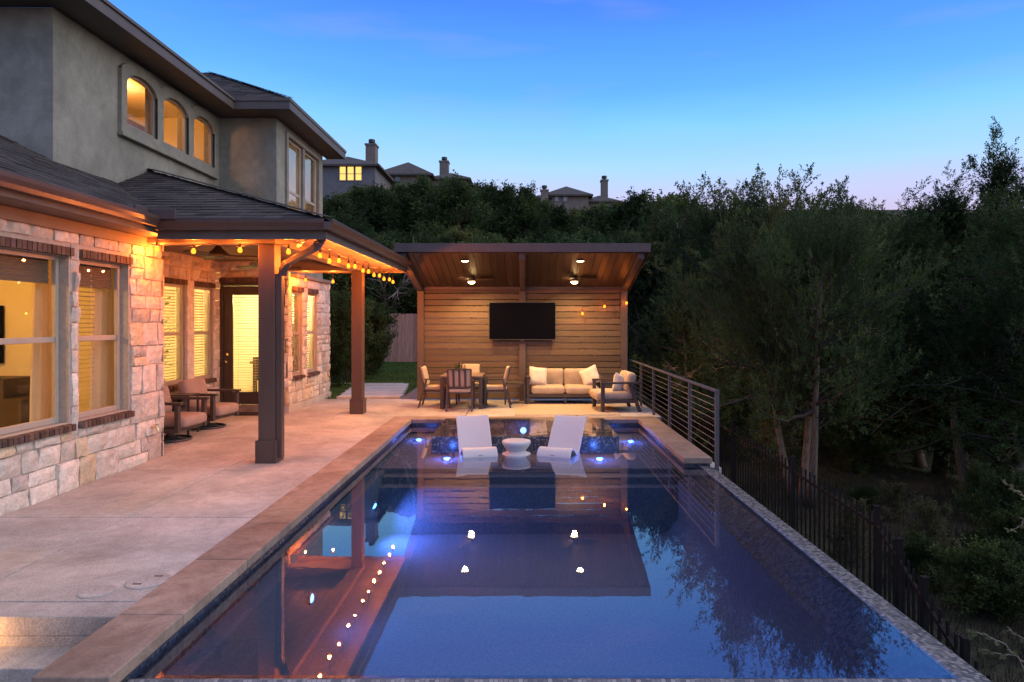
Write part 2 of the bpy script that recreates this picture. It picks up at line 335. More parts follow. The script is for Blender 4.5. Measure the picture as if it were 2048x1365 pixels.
class MB:
    def __init__(s):
        s.v = []; s.f = []; s.c = []; s.col = (1, 1, 1)
    def _add(s, vs, fs):
        n = len(s.v)
        s.v.extend([tuple(p) for p in vs]); s.f.extend([tuple(i + n for i in f) for f in fs]); s.c.extend([s.col] * len(vs))
    BF = [(0, 3, 2, 1), (4, 5, 6, 7), (0, 1, 5, 4), (1, 2, 6, 5), (2, 3, 7, 6), (3, 0, 4, 7)]
    def box(s, x0, x1, y0, y1, z0, z1):
        if x0 > x1: x0, x1 = x1, x0
        if y0 > y1: y0, y1 = y1, y0
        if z0 > z1: z0, z1 = z1, z0
        s._add([(x0, y0, z0), (x1, y0, z0), (x1, y1, z0), (x0, y1, z0), (x0, y0, z1), (x1, y0, z1), (x1, y1, z1), (x0, y1, z1)], MB.BF)
        return s
    def obox(s, c, size, rot=None):
        c = Vector(c); hx, hy, hz = [k / 2 for k in size]
        m = rot if rot is not None else Matrix.Identity(3)
        pts = [c + m @ Vector(p) for p in ((-hx, -hy, -hz), (hx, -hy, -hz), (hx, hy, -hz), (-hx, hy, -hz), (-hx, -hy, hz), (hx, -hy, hz), (hx, hy, hz), (-hx, hy, hz))]
        s._add(pts, MB.BF); return s
    def bar(s, p0, p1, w, d=None, up=(0, 0, 1)):
        """rectangular bar between two points, w across, d along up"""
        p0 = Vector(p0); p1 = Vector(p1); d = d or w
        a = (p1 - p0); ln = a.length; a.normalize(); u = Vector(up)
        if abs(a.dot(u)) > 0.98: u = Vector((1, 0, 0))
        side = a.cross(u).normalized(); u = side.cross(a).normalized()
        m = Matrix((side, a, u)).transposed()
        return s.obox((p0 + p1) / 2, (w, ln, d), m)
    def tube(s, pts, rad, n=8, cap=True):
        pts = [Vector(p) for p in pts]
        if not hasattr(rad, '__len__'): rad = [rad] * len(pts)
        base = len(s.v); prev = None; vs = []; fs = []
        for i, p in enumerate(pts):
            t = (pts[min(i + 1, len(pts) - 1)] - pts[max(i - 1, 0)]).normalized()
            if prev is None:
                u = Vector((0, 0, 1)) if abs(t.z) < 0.9 else Vector((1, 0, 0))
                a = t.cross(u).normalized()
            else:
                a = prev - t * prev.dot(t)
                a = a.normalized() if a.length > 1e-6 else t.orthogonal().normalized()
            prev = a; b = t.cross(a)
            for k in range(n):
                an = 2 * math.pi * k / n
                vs.append(p + (a * math.cos(an) + b * math.sin(an)) * rad[i])
        for i in range(len(pts) - 1):
            for k in range(n):
                k2 = (k + 1) % n
                fs.append((i * n + k, i * n + k2, (i + 1) * n + k2, (i + 1) * n + k))
        if cap:
            fs.append(tuple(range(n - 1, -1, -1))); fs.append(tuple((len(pts) - 1) * n + k for k in range(n)))
        s._add(vs, fs); return s
    def lathe(s, prof, n=24, c=(0, 0, 0), cap=True):
        vs = []; fs = []
        for r, z in prof:
            for k in range(n):
                a = 2 * math.pi * k / n
                vs.append((c[0] + r * math.cos(a), c[1] + r * math.sin(a), c[2] + z))
        for i in range(len(prof) - 1):
            for k in range(n):
                k2 = (k + 1) % n
                fs.append((i * n + k, i * n + k2, (i + 1) * n + k2, (i + 1) * n + k))
        if cap:
            fs.append(tuple(range(n - 1, -1, -1))); fs.append(tuple((len(prof) - 1) * n + k for k in range(n)))
        s._add(vs, fs); return s
    def poly(s, pts):
        s._add(pts, [tuple(range(len(pts)))]); return s
    def prism(s, pts, off):
        """polygon pts pushed along off"""
        pts = [Vector(p) for p in pts]; off = Vector(off); n = len(pts)
        vs = pts + [p + off for p in pts]
        fs = [tuple(range(n - 1, -1, -1)), tuple(range(n, 2 * n))] + [(i, (i + 1) % n, n + (i + 1) % n, n + i) for i in range(n)]
        s._add(vs, fs); return s
    def cushion(s, c, size, r=0.05, puff=0.12, rot=None, n=8):
        c = Vector(c); h = Vector(size) / 2; r = min(r, min(h) * 0.98)
        m = rot if rot is not None else Matrix.Identity(3)
        thin = min(range(3), key=lambda i: h[i])
        idx = {}; vs = []; fs = []
        def vid(q):
            k = tuple(round(x * n) for x in q)
            if k in idx: return idx[k]
            p = Vector([q[i] * h[i] for i in range(3)])
            inn = Vector([max(-(h[i] - r), min(h[i] - r, p[i])) for i in range(3)])
            d = p - inn
            # push edge samples in to the rounded corner
            p2 = inn + (d.normalized() * r if d.length > 1e-7 else d)
            w = 1.0
            for i in range(3):
                if i != thin: w *= max(0.0, 1 - (p2[i] / h[i]) ** 2) ** 0.6
            p2[thin] *= (1 + puff * w)
            idx[k] = len(vs); vs.append(c + m @ p2); return idx[k]
        g = [-1 + 2 * i / n for i in range(n + 1)]
        # finer near the edges
        g = [math.copysign(1 - (1 - abs(x)) ** 1.6, x) for x in g]
        for ax in range(3):
            for sg in (-1, 1):
                u, w = [(1, 2), (2, 0), (0, 1)][ax]
                for i in range(n):
                    for j in range(n):
                        q = []
                        for a, b in ((i, j), (i + 1, j), (i + 1, j + 1), (i, j + 1)):
                            t = [0, 0, 0]; t[ax] = sg; t[u] = g[a]; t[w] = g[b]
                            q.append(vid2(t, n, h, r, thin, puff, c, m, idx, vs))
                        fs.append(tuple(q) if sg > 0 else tuple(reversed(q)))
        s._add(vs, fs); return s
    def build(s, name, mat, parent=None, world=False, smooth=False, bevel=0.0, seg=2, kind=None, subs=0):
        me = bpy.data.meshes.new(name)
        v = s.v
        if world and parent is not None:
            d = chain_loc(parent); v = [(p[0] - d.x, p[1] - d.y, p[2] - d.z) for p in v]
        me.from_pydata(v, [], s.f)
        if any(c != (1, 1, 1) for c in s.c) or mat in ATTR_MATS:
            ca = me.color_attributes.new('Col', 'FLOAT_COLOR', 'POINT')
            arr = np.ones((len(s.c), 4), np.float32); arr[:, :3] = np.array(s.c, np.float32)
            ca.data.foreach_set('color', arr.ravel())
        me.validate(); me.update()
        if smooth: me.polygons.foreach_set('use_smooth', [True] * len(me.polygons))
        me.materials.append(mat)
        o = bpy.data.objects.new(name, me); COL.objects.link(o)
        if parent is not None: o.parent = parent
        if bevel:
            b = o.modifiers.new('Bevel', 'BEVEL'); b.width = bevel; b.segments = seg; b.limit_method = 'ANGLE'; b.angle_limit = R(40)
        if kind: o['kind'] = kind
        return o
def vid2(t, n, h, r, thin, puff, c, m, idx, vs):
    k = tuple(round(x * 1000) for x in t)
    if k in idx: return idx[k]
    p = Vector([t[i] * h[i] for i in range(3)])
    inn = Vector([max(-(h[i] - r), min(h[i] - r, p[i])) for i in range(3)])
    d = p - inn
    p2 = inn + (d.normalized() * r if d.length > 1e-7 else d)
    w = 1.0
    for i in range(3):
        if i != thin: w *= max(0.0, 1 - (p2[i] / h[i]) ** 2) ** 0.6
    p2[thin] *= (1 + puff * w)
    idx[k] = len(vs); vs.append(c + m @ p2); return idx[k]
ATTR_MATS = {M_stone, M_brick, M_shingle, M_ceilwood, M_coping, M_slat, M_pceil, M_wood_fence, M_leafJ, M_leafO, M_leafS, M_leafP}

def thing(name, label, cat, loc=(0, 0, 0), rz=0.0, group=None):
    o = bpy.data.objects.new(name, None); COL.objects.link(o)
    o.empty_display_size = 0.2
    o.location = loc; o.rotation_euler = (0, 0, rz)
    o['label'] = label; o['category'] = cat
    if group: o['group'] = group
    return o
def tag(o, label, cat, group=None):
    o['label'] = label; o['category'] = cat
    if group: o['group'] = group
    return o
def copy_tree(o, parent=None):
    c = o.copy(); COL.objects.link(c); c.parent = parent
    for ch in list(o.children): copy_tree(ch, c)
    return c
def lamp(name, kind, loc, power, color, parent=None, size=0.05, spot=None, blend=0.6, rot=None, world=False):
    l = bpy.data.lights.new(name, kind); l.energy = power; l.color = color
    if kind in ('POINT', 'SPOT'): l.shadow_soft_size = size
    if kind == 'AREA': l.size = size
    if spot: l.spot_size = R(spot); l.spot_blend = blend
    o = bpy.data.objects.new(name, l); COL.objects.link(o)
    if parent is not None:
        o.parent = parent
        if world: loc = Vector(loc) - chain_loc(parent)
    o.location = loc
    if rot: o.rotation_euler = rot
    return o
rng = random.Random(7)
# ------------------------------------------------------------------ walls, stones, shingles
def boxes_around(mb, fr, u0, u1, z0, z1, openings, d0, d1):
    """wall slab with rectangular holes; fr(u,d,z) -> world point"""
    us = sorted({u0, u1, *[max(u0, min(u1, o[i])) for o in openings for i in (0, 1)]})
    zs = sorted({z0, z1, *[max(z0, min(z1, o[i])) for o in openings for i in (2, 3)]})
    for a, b in zip(us, us[1:]):
        run = None
        for c, d in zip(zs, zs[1:]):
            m = ((a + b) / 2, (c + d) / 2)
            hole = any(o[0] < m[0] < o[1] and o[2] < m[1] < o[3] for o in openings)
            if not hole:
                if run is None: run = [c, d]
                else: run[1] = d
            if hole or d == zs[-1]:
                if run:
                    p = [fr(a, d0, run[0]), fr(b, d0, run[0]), fr(b, d1, run[0]), fr(a, d1, run[0]),
                         fr(a, d0, run[1]), fr(b, d0, run[1]), fr(b, d1, run[1]), fr(a, d1, run[1])]
                    mb._add(p, MB.BF)
                run = None

def subtract(rects, o, mn=0.045):
    out = []
    for (a, b, c, d) in rects:
        if o[1] <= a or o[0] >= b or o[3] <= c or o[2] >= d: out.append((a, b, c, d)); continue
        if o[0] > a: out.append((a, o[0], c, d))
        if o[1] < b: out.append((o[1], b, c, d))
        l, r_ = max(a, o[0]), min(b, o[1])
        if o[3] < d: out.append((l, r_, o[3], d))
        if o[2] > c: out.append((l, r_, c, o[2]))
    return [q for q in out if q[1] - q[0] > mn and q[3] - q[2] > mn]

def stones(mb, fr, u0, u1, z0, z1, openings, seed, proud=0.035, scale=1.0):
    rg = random.Random(seed); rects = []
    z = z0
    while z < z1 - 0.03:
        h = rg.choice([0.17, 0.21, 0.25, 0.30, 0.36]) * scale
        if z1 - (z + h) < 0.1: h = z1 - z
        u = u0 - rg.random() * 0.25
        while u < u1:
            w = rg.uniform(0.18, 0.43) * scale
            if h > 0.24 * scale and rg.random() < 0.38:
                k = h * rg.uniform(0.4, 0.6)
                if rg.random() < 0.5:
                    q = [(u, u + w, z, z + k), (u, u + w, z + k, z + h)]
                else:
                    q = [(u, u + w, z, z + k), (u, u + w * 0.5, z + k, z + h), (u + w * 0.5, u + w, z + k, z + h)]
            else:
                q = [(u, u + w, z, z + h)]
            rects += [(max(u0, a), min(u1, b), c, d) for a, b, c, d in q]
            u += w
        z += h
    rects = [r for r in rects if r[1] - r[0] > 0.05]
    for o in openings: rects = subtract(rects, o)
    for (a, b, c, d) in rects:
        g = 0.007
        a += g * rg.uniform(0.6, 1.6); b -= g * rg.uniform(0.6, 1.6); c += g * rg.uniform(0.6, 1.6); d -= g * rg.uniform(0.6, 1.6)
        if b - a < 0.03 or d - c < 0.03: continue
        t = rg.random(); k = rg.uniform(0.78, 1.14)
        if t < 0.12: cl = (1.0 * k, 0.86 * k, 0.66 * k)
        elif t < 0.24: cl = (0.86 * k, 0.80 * k, 0.78 * k)
        elif t < 0.34: cl = (1.12, 1.10, 1.07)
        else: cl = (k, 0.97 * k, 0.93 * k)
        mb.col = cl
        nx = max(3, min(9, int((b - a) / 0.055))); nz = max(3, min(7, int((d - c) / 0.055)))
        base = proud + rg.uniform(-0.010, 0.014); tx = rg.uniform(-0.012, 0.012); tz = rg.uniform(-0.012, 0.012)
        vs = []; fs = []
        W = nx + 3; Hh = nz + 3   # outer ring at depth 0
        for j in range(Hh):
            for i in range(W):
                ui = min(max(i - 1, 0), nx); zj = min(max(j - 1, 0), nz)
                x = a + (b - a) * ui / nx; zz = c + (d - c) * zj / nz
                ring = i in (0, W - 1) or j in (0, Hh - 1)
                if ring: dep = -0.005
                else:
                    e = min(ui, nx - ui, zj, nz - zj)
                    dep = base + tx * (2 * ui / nx - 1) + tz * (2 * zj / nz - 1) + rg.uniform(-0.007, 0.007)
                    if e == 0: dep -= 0.014 + rg.uniform(0, 0.008)
                    else:
                        x += rg.uniform(-0.006, 0.006); zz += rg.uniform(-0.006, 0.006)
                    dep = max(dep, 0.004)
                    if e == 0:
                        x += rg.uniform(-0.004, 0.004); zz += rg.uniform(-0.004, 0.004)
                vs.append(fr(x, dep, zz))
        for j in range(Hh - 1):
            for i in range(W - 1):
                fs.append((j * W + i, j * W + i + 1, (j + 1) * W + i + 1, (j + 1) * W + i))
        mb._add(vs, fs)
    mb.col = (1, 1, 1)

def clip(poly, ax, lim, keep_less):
    out = []
    for i in range(len(poly)):
        p, q = poly[i], poly[(i + 1) % len(poly)]
        pi = (p[ax] <= lim) if keep_less else (p[ax] >= lim)
        qi = (q[ax] <= lim) if keep_less else (q[ax] >= lim)
        if pi: out.append(p)
        if pi != qi:
            t = (lim - p[ax]) / (q[ax] - p[ax])
            r_ = [p[k] + (q[k] - p[k]) * t for k in (0, 1)]; r_[ax] = lim; out.append(tuple(r_))
    return out

def shingled(mb, pts, eave_dir, seed, course=0.135, tab=(0.16, 0.36)):
    """roof plane: polygon of world points; tabs in courses running along eave_dir"""
    rg = random.Random(seed)
    P = [Vector(p) for p in pts]; u = Vector(eave_dir).normalized()
    n = (P[1] - P[0]).cross(P[2] - P[0]).normalized()
    if n.z < 0: n = -n
    v = n.cross(u).normalized()
    if v.z < 0: v = -v
    o = P[0]
    q = [((p - o).dot(u), (p - o).dot(v)) for p in P]
    u0, u1 = min(a for a, b in q), max(a for a, b in q); v0, v1 = min(b for a, b in q), max(b for a, b in q)
    mb.col = (0.6, 0.6, 0.6)
    mb.poly([o + u * a + v * b - n * 0.012 for a, b in q])
    k = v0
    while k < v1:
        row = clip(clip(q, 1, k, False), 1, k + course, True)
        if len(row) >= 3:
            x = u0 - rg.random() * 0.3
            while x < u1:
                w = rg.uniform(*tab)
                c = clip(clip(row, 0, x, False), 0, x + w - 0.004, True)
                if len(c) >= 3:
                    lift = rg.choice([0.006, 0.006, 0.013]); t = rg.uniform(0.62, 1.25)
                    mb.col = (t, t * rg.uniform(0.97, 1.0), t * rg.uniform(0.94, 1.0))
                    vs = [o + u * a + v * b + n * (lift * (1 - (b - k) / course) + 0.001) for a, b in c]
                    lo = [o + u * a + v * b - n * 0.004 for a, b in c]
                    m = len(c)
                    mb._add(vs + lo, [tuple(range(m))] + [(i, i + m, (i + 1) % m + m, (i + 1) % m) for i in range(m)])
                x += w
        k += course
    mb.col = (1, 1, 1)

# ------------------------------------------------------------------ the house
house = thing('house', 'two-storey stone and stucco house with arched upstairs windows and a lit covered porch', 'house', (-6.5, 10.0, 0))
XW = -4.9     # near ground-floor wall
XR = -6.12    # porch recess wall
YD = 13.0     # wall with the door
XF = -4.75    # far ground-floor wall
frX = lambda X: (lambda u, d, z: Vector((X + d, u, z)))      # wall facing +X, u = Y
frY = lambda Y: (lambda u, d, z: Vector((u, Y - d, z)))      # wall facing -Y, u = X
frYb = lambda Y: (lambda u, d, z: Vector((u, Y + d, z)))     # wall facing +Y
WZ = (0.72, 2.51)
op_near = [(6.02, 6.98, *WZ), (7.14, 8.03, *WZ), (4.6, 5.5, *WZ)]
op_rec = [(10.95, 11.70, 0.72, 2.47), (11.98, 12.73, 0.72, 2.47)]
op_door = [(-6.10, -5.195, 0.14, 2.60)]
op_far = [(13.25, 13.82, 0.70, 2.44), (14.16, 14.81, 0.70, 2.44)]
L_ = 0.10     # lintel height
def lint(ops): return [(a - 0.02, b + 0.02, c - 0.075, d + 0.095) for a, b, c, d in ops]
mort = MB(); st = MB()
boxes_around(mort, frX(XW), 0.2, 8.76, -0.6, 2.86, op_near, -0.16, 0.0)
stones(st, frX(XW), 0.2, 8.79, -0.55, 2.84, [o for o in lint(op_near)], 3)
boxes_around(mort, frYb(8.76), XR - 0.16, XW - 0.16, 0.0, 3.0, [], -0.16, 0.0)
stones(st, frYb(8.76), XR, XW + 0.03, 0.0, 3.0, [], 4)
boxes_around(mort, frX(XR), 8.76, 12.84, 0.0, 3.02, op_rec, -0.16, 0.0)
stones(st, frX(XR), 8.78, 13.0, 0.0, 3.02, lint(op_rec), 5, proud=0.025)
boxes_around(mort, frY(YD), XR - 0.16, XF - 0.001, 0.0, 3.02, op_door, -0.16, 0.0)
stones(st, frY(YD), XR, XF + 0.03, 0.12, 3.02, [(-6.12, -5.175, 0.0, 2.70)], 6, proud=0.025)
boxes_around(mort, frX(XF), 13.0, 15.75, 0.0, 2.72, op_far, -0.16, 0.0)
stones(st, frX(XF), 13.0, 15.78, 0.12, 2.72, lint(op_far), 9, proud=0.025, scale=0.85)
boxes_around(mort, frYb(15.75), -12, XF - 0.16, 0.0, 2.72, [], -0.16, 0.0)
stones(st, frYb(15.75), -9, XF + 0.03, 0.12, 2.72, [], 10, proud=0.025)
mort.build('mortar', M_mortar, house, True)
st.build('stone_wall', M_stone, house, True)
fd = MB(); fd.box(XF - 0.1, XF + 0.045, 12.97, 15.8, -0.1, 0.118); fd.build('foundation', M_concrete2, house, True, bevel=0.008)
lg = MB(); lg.box(XF - 0.35, XF + 0.07, 13.41, 15.84, 2.724, 2.80); lg.build('stone_ledge', M_coping, house, True, bevel=0.012)
# stepped threshold under the door
sp_ = MB(); sp_.box(-6.09, -5.19, 12.93, 13.1, 0.0, 0.135); sp_.build('door_step', M_coping, house, True, bevel=0.01)

def brick_row(mb, fr, a, b, z0, z1, d0, d1, seed, slope=0.0):
    rg = random.Random(seed); n = max(3, int(round((b - a) / 0.066))); w = (b - a) / n
    for i in range(n):
        k = rg.uniform(0.65, 1.35); mb.col = (k, k * rg.uniform(0.9, 1.05), k * rg.uniform(0.85, 1.05))
        u0, u1 = a + i * w + 0.006, a + (i + 1) * w - 0.006
        j = rg.uniform(-0.004, 0.004)
        p = [fr(u0, d0, z0), fr(u1, d0, z0), fr(u1, d1 + j, z0 - slope), fr(u0, d1 + j, z0 - slope),
             fr(u0, d0, z1), fr(u1, d0, z1), fr(u1, d1 + j, z1 - slope), fr(u0, d1 + j, z1 - slope)]
        mb._add(p, MB.BF)
    mb.col = (1.9, 2.2, 2.4)
    p = [fr(a, d0, z0 + 0.006), fr(b, d0, z0 + 0.006), fr(b, d1 - 0.012, z0 + 0.006 - slope), fr(a, d1 - 0.012, z0 + 0.006 - slope),
         fr(a, d0, z1 - 0.006), fr(b, d0, z1 - 0.006), fr(b, d1 - 0.012, z1 - 0.006 - slope), fr(a, d1 - 0.012, z1 - 0.006 - slope)]
    mb._add(p, MB.BF); mb.col = (1, 1, 1)

def window(fr, o, rec, seed, blinds=(0, 1), curtain=None, shade=0.0, sash=0.5, glassm=None, brick=True, tilt=0.4, fw=0.05, slat=0.052):
    """double-hung window in opening o=(u0,u1,z0,z1), frame recessed by rec"""
    u0, u1, z0, z1 = o
    fb = MB()
    d0, d1 = -rec - 0.05, -rec
    bx = lambda mb, a, b, c, d, e, f: mb._add([fr(a, e, c), fr(b, e, c), fr(b, f, c), fr(a, f, c), fr(a, e, d), fr(b, e, d), fr(b, f, d), fr(a, f, d)], MB.BF)
    bx(fb, u0 + 0.002, u0 + fw, z0 + 0.002, z1 - 0.002, d0, d1); bx(fb, u1 - fw, u1 - 0.002, z0 + 0.002, z1 - 0.002, d0, d1)
    bx(fb, u0 + fw + 0.001, u1 - fw - 0.001, z1 - fw, z1 - 0.002, d0, d1 - 0.002); bx(fb, u0 + fw + 0.001, u1 - fw - 0.001, z0 + 0.002, z0 + fw * 1.3, d0, d1 - 0.002)
    zm = z0 + (z1 - z0) * sash
    bx(fb, u0 + fw + 0.001, u1 - fw - 0.001, zm - 0.03, zm + 0.03, d0 + 0.004, d1 - 0.012)
    w = fb.build('window', M_frame, house, True, bevel=0.006)
    pn = MB()
    pn.poly([fr(u0 + fw, d0 + 0.025, z0 + fw), fr(u1 - fw, d0 + 0.025, z0 + fw), fr(u1 - fw, d0 + 0.025, z1 - fw), fr(u0 + fw, d0 + 0.025, z1 - fw)])
    pn.build('pane', glassm or M_glass, w, True)
    if brick:
        sb = MB(); brick_row(sb, fr, u0 - 0.02, u1 + 0.02, z0 - 0.07, z0, -rec - 0.02, 0.075, seed, 0.015); sb.build('sill', M_brick, w, True)
        lb = MB(); brick_row(lb, fr, u0 - 0.02, u1 + 0.02, z1 + 0.0, z1 + 0.09, -0.02, 0.05, seed + 1); lb.build('lintel', M_brick, w, True)
    if blinds and blinds[1] > blinds[0]:
        b = MB(); a0 = u0 + fw + (u1 - u0 - 2 * fw) * blinds[0]; a1 = u0 + fw + (u1 - u0 - 2 * fw) * blinds[1]
        z = z0 + 0.08; dd = d0 - 0.06; hw = 0.022
        dz = hw * 2 * math.sin(tilt) / 2; dp = hw * math.cos(tilt)
        while z < z1 - 0.06:
            b._add([fr(a0, dd - dp, z - dz), fr(a1, dd - dp, z - dz), fr(a1, dd + dp, z + dz), fr(a0, dd + dp, z + dz)], [(0, 1, 2, 3)]); z += slat
        for t in (0.18, 0.82):
            q = a0 + (a1 - a0) * t
            b._add([fr(q - 0.004, dd + 0.025, z0 + 0.06), fr(q + 0.004, dd + 0.025, z0 + 0.06), fr(q + 0.004, dd + 0.025, z1 - 0.06), fr(q - 0.004, dd + 0.025, z1 - 0.06)], [(0, 1, 2, 3)])
        b.build('blind', M_blind, w, True)
    if curtain:
        c = MB(); n = 40; rows = 7; vs = []
        for j in range(rows):
            zz = z0 - 0.5 + (z1 + 0.12 - z0 + 0.5) * j / (rows - 1)
            for i in range(n + 1):
                t = i / n; flare = 1 + 0.25 * (1 - j / (rows - 1))
                mid = (curtain[0] + curtain[1]) / 2; uu = mid + ((curtain[0] + (curtain[1] - curtain[0]) * t) - mid) * flare
                vs.append(fr(uu, d0 - 0.16 - 0.035 * math.sin(t * 26 + 0.5 * math.sin(j)), zz))
        fs = [(j * (n + 1) + i, j * (n + 1) + i + 1, (j + 1) * (n + 1) + i + 1, (j + 1) * (n + 1) + i) for j in range(rows - 1) for i in range(n)]
        c._add(vs, fs); c.build('curtain', M_curtain, w, True, smooth=True)
    if shade:
        s_ = MB()
        for k in range(int(shade / 0.03)):
            bx(s_, u0 + fw, u1 - fw, z1 - 0.03 * (k + 1) + 0.002, z1 - 0.03 * k, d0 - 0.05 - 0.006 * (k % 2), d0 - 0.03 - 0.006 * (k % 2))
        s_.build('woven_shade', M_woven, w, True)
    return w
window(frX(XW), op_near[0], 0.10, 21, blinds=None, curtain=(6.90, 7.28), shade=0.30)
window(frX(XW), op_near[1], 0.10, 23, blinds=(0, 0.66), curtain=(7.86, 8.36), shade=0.30, tilt=0.25)
window(frX(XW), op_near[2], 0.10, 25, blinds=None, shade=0.30)
window(frX(XR), op_rec[0], 0.03, 27, tilt=0.55)
window(frX(XR), op_rec[1], 0.03, 29, tilt=0.55)
window(frX(XF), op_far[0], 0.03, 31, tilt=0.7)
window(frX(XF), op_far[1], 0.03, 33, tilt=0.7)
# trim pilaster between the two recess windows
tp = MB(); tp.box(XR - 0.05, XR + 0.04, 11.72, 11.96, 0.66, 2.56); tp.build('window_mullion', M_stone, house, True, bevel=0.012)
# door
db = MB()
db.box(-6.098, -6.04, 12.99, 13.07, 0.14, 2.598); db.box(-5.255, -5.197, 12.99, 13.07, 0.14, 2.598); db.box(-6.039, -5.256, 12.99, 13.07, 2.53, 2.598)
df = db.build('door_frame', M_doorwood, house, True, bevel=0.006)
dl = MB()
gx0, gx1, gz0, gz1 = -5.85, -5.33, 0.404, 2.35
dl.box(-6.035, gx0, 13.005, 13.05, 0.16, 2.525); dl.box(gx1, -5.26, 13.005, 13.05, 0.16, 2.525)
dl.box(gx0 + 0.001, gx1 - 0.001, 13.006, 13.049, 0.16, gz0); dl.box(gx0 + 0.001, gx1 - 0.001, 13.006, 13.049, gz1, 2.525)
door = dl.build('door', M_doorwood, house, True, bevel=0.005)
pn = MB(); pn.poly([(gx0, 13.028, gz0), (gx1, 13.028, gz0), (gx1, 13.028, gz1), (gx0, 13.028, gz1)]); pn.build('pane', M_glass, door, True)
bl = MB(); z = gz0 + 0.02
while z < gz1:
    bl._add([(gx0, 13.085, z - 0.006), (gx1, 13.085, z - 0.006), (gx1, 13.045, z + 0.006), (gx0, 13.045, z + 0.006)], [(0, 1, 2, 3)]); z += 0.052
for q in (gx0 + 0.09, gx1 - 0.09): bl.box(q - 0.003, q + 0.003, 13.055, 13.058, gz0, gz1)
bl.build('blind', M_blind, door, True)
kb = MB(); kb.tube([(-5.945, 13.005, 1.01), (-5.945, 12.955, 1.01), (-5.945, 12.945, 1.01)], [0.014, 0.014, 0.03], 12); kb.tube([(-5.945, 12.945, 1.01), (-5.945, 12.92, 1.01)], [0.032, 0.022], 12)
kb.build('handle', M_brass, door, True, smooth=True)
kb = MB(); kb.tube([(-5.945, 13.006, 1.16), (-5.945, 12.985, 1.16)], [0.028, 0.024], 14); kb.build('deadbolt', M_brass, door, True)
th = MB(); th.box(-6.04, -5.255, 12.945, 13.0, 0.137, 0.157); th.build('threshold', M_steel, house, True, bevel=0.004)
lb = MB(); brick_row(lb, frY(YD), -6.11, -5.18, 2.602, 2.69, -0.02, 0.05, 41); lb.build('lintel', M_brick, df, True)

# rooms behind the windows, each with its own lamp
def room(x0, x1, y0, y1, z0, z1, lampspot, power, color, name='room'):
    b = MB(); b.box(x0, x1, y0, y1, z0, z1); b.f = [tuple(reversed(f)) for f in b.f]
    # leave the faces towards the windows open
    return b
def open_room(x0, x1, y0, y1, z0, z1, open_faces):
    faces = {'bot': [(x0, y0, z0), (x1, y0, z0), (x1, y1, z0), (x0, y1, z0)], 'top': [(x0, y0, z1), (x1, y0, z1), (x1, y1, z1), (x0, y1, z1)],
             '-y': [(x0, y0, z0), (x1, y0, z0), (x1, y0, z1), (x0, y0, z1)], '+y': [(x0, y1, z0), (x1, y1, z0), (x1, y1, z1), (x0, y1, z1)],
             '-x': [(x0, y0, z0), (x0, y1, z0), (x0, y1, z1), (x0, y0, z1)], '+x': [(x1, y0, z0), (x1, y1, z0), (x1, y1, z1), (x1, y0, z1)]}
    b = MB()
    for k, p in faces.items():
        if k not in open_faces: b.poly(p)
    return b.build('room_wall', M_room, house, True)
open_room(-8.6, XW - 0.17, 3.4, 8.58, -0.02, 2.78, ('+x',))
open_room(-9.4, XR - 0.17, 9.0, 15.5, -0.02, 2.9, ('+x',))
open_room(XR - 0.168, XF - 0.17, YD + 0.17, 15.55, -0.021, 2.66, ('-y', '-x', '+x'))
def room_lamp(x, y, z, power, color, size=0.12):
    b = MB(); b.lathe([(0.02, 0.05), (0.15, 0.03), (0.17, -0.02), (0.12, -0.06), (0.02, -0.07)], 20, (x, y, z))
    o = b.build('ceiling_lamp', M_roomlamp, house, True, smooth=True)
    lamp('room_light', 'POINT', (x, y, z - 0.22), power, color, o, size, world=True)
room_lamp(-6.7, 5.9, 2.68, 85, (1.0, 0.45, 0.06))
room_lamp(-7.8, 11.6, 2.8, 240, (1.0, 0.62, 0.20))
room_lamp(-5.6, 14.4, 2.55, 150, (1.0, 0.72, 0.32))
# furniture seen through the near windows
fb = MB(); fb.box(-7.4, -6.42, 8.0, 8.5, 0.0, 1.10); fb.box(-6.41, -6.12, 7.9, 8.45, 0.0, 0.86); fb.build('cabinet', M_doorwood, house, True, bevel=0.01)
fb = MB(); fb.box(-7.9, -6.86, 8.52, 8.56, 1.26, 2.02); fb.build('wall_screen', M_screen, house, True, bevel=0.006)
ln = MB(); ln.lathe([(0.02, 0.0), (0.25, 0.0), (0.2, 0.4), (0.05, 0.9), (0.03, 1.2)], 10, (-7.0, 12.4, 0))
for k in range(90):
    a = rng.uniform(0, 6.28); rr = rng.uniform(0, 0.35); zz = rng.uniform(0.9, 2.3); p = Vector((-7.0 + rr * math.cos(a), 12.4 + rr * math.sin(a), zz)); d = Vector((math.cos(a), math.sin(a), rng.uniform(-0.3, 0.5))) * 0.16; s_ = Vector((-d.y, d.x, 0)) * 0.3
    ln.poly([p, p + d * 0.5 + s_, p + d, p + d * 0.5 - s_])
ln.build('house_plant', M_leafS, house, True)['kind'] = 'stuff'

fb = MB(); fb.box(-6.25, -5.2, 14.75, 15.3, 0.86, 0.91)
for x_ in (-6.2, -5.3): fb.box(x_, x_ + 0.07, 14.8, 14.87, 0.0, 0.859); fb.box(x_, x_ + 0.07, 15.2, 15.27, 0.0, 0.859)
for x_ in (-6.05, -5.62): fb.box(x_, x_ + 0.32, 14.45, 14.75, 0.50, 0.55); fb.box(x_, x_ + 0.32, 14.45, 14.48, 0.551, 1.02); fb.box(x_ + 0.02, x_ + 0.06, 14.47, 14.5, 0, 0.499); fb.box(x_ + 0.26, x_ + 0.3, 14.47, 14.5, 0, 0.499)
fb.box(-6.2, -5.5, 15.45, 15.54, 1.0, 1.75)
fb.build('breakfast_table', M_doorwood, house, True)['kind'] = 'stuff'
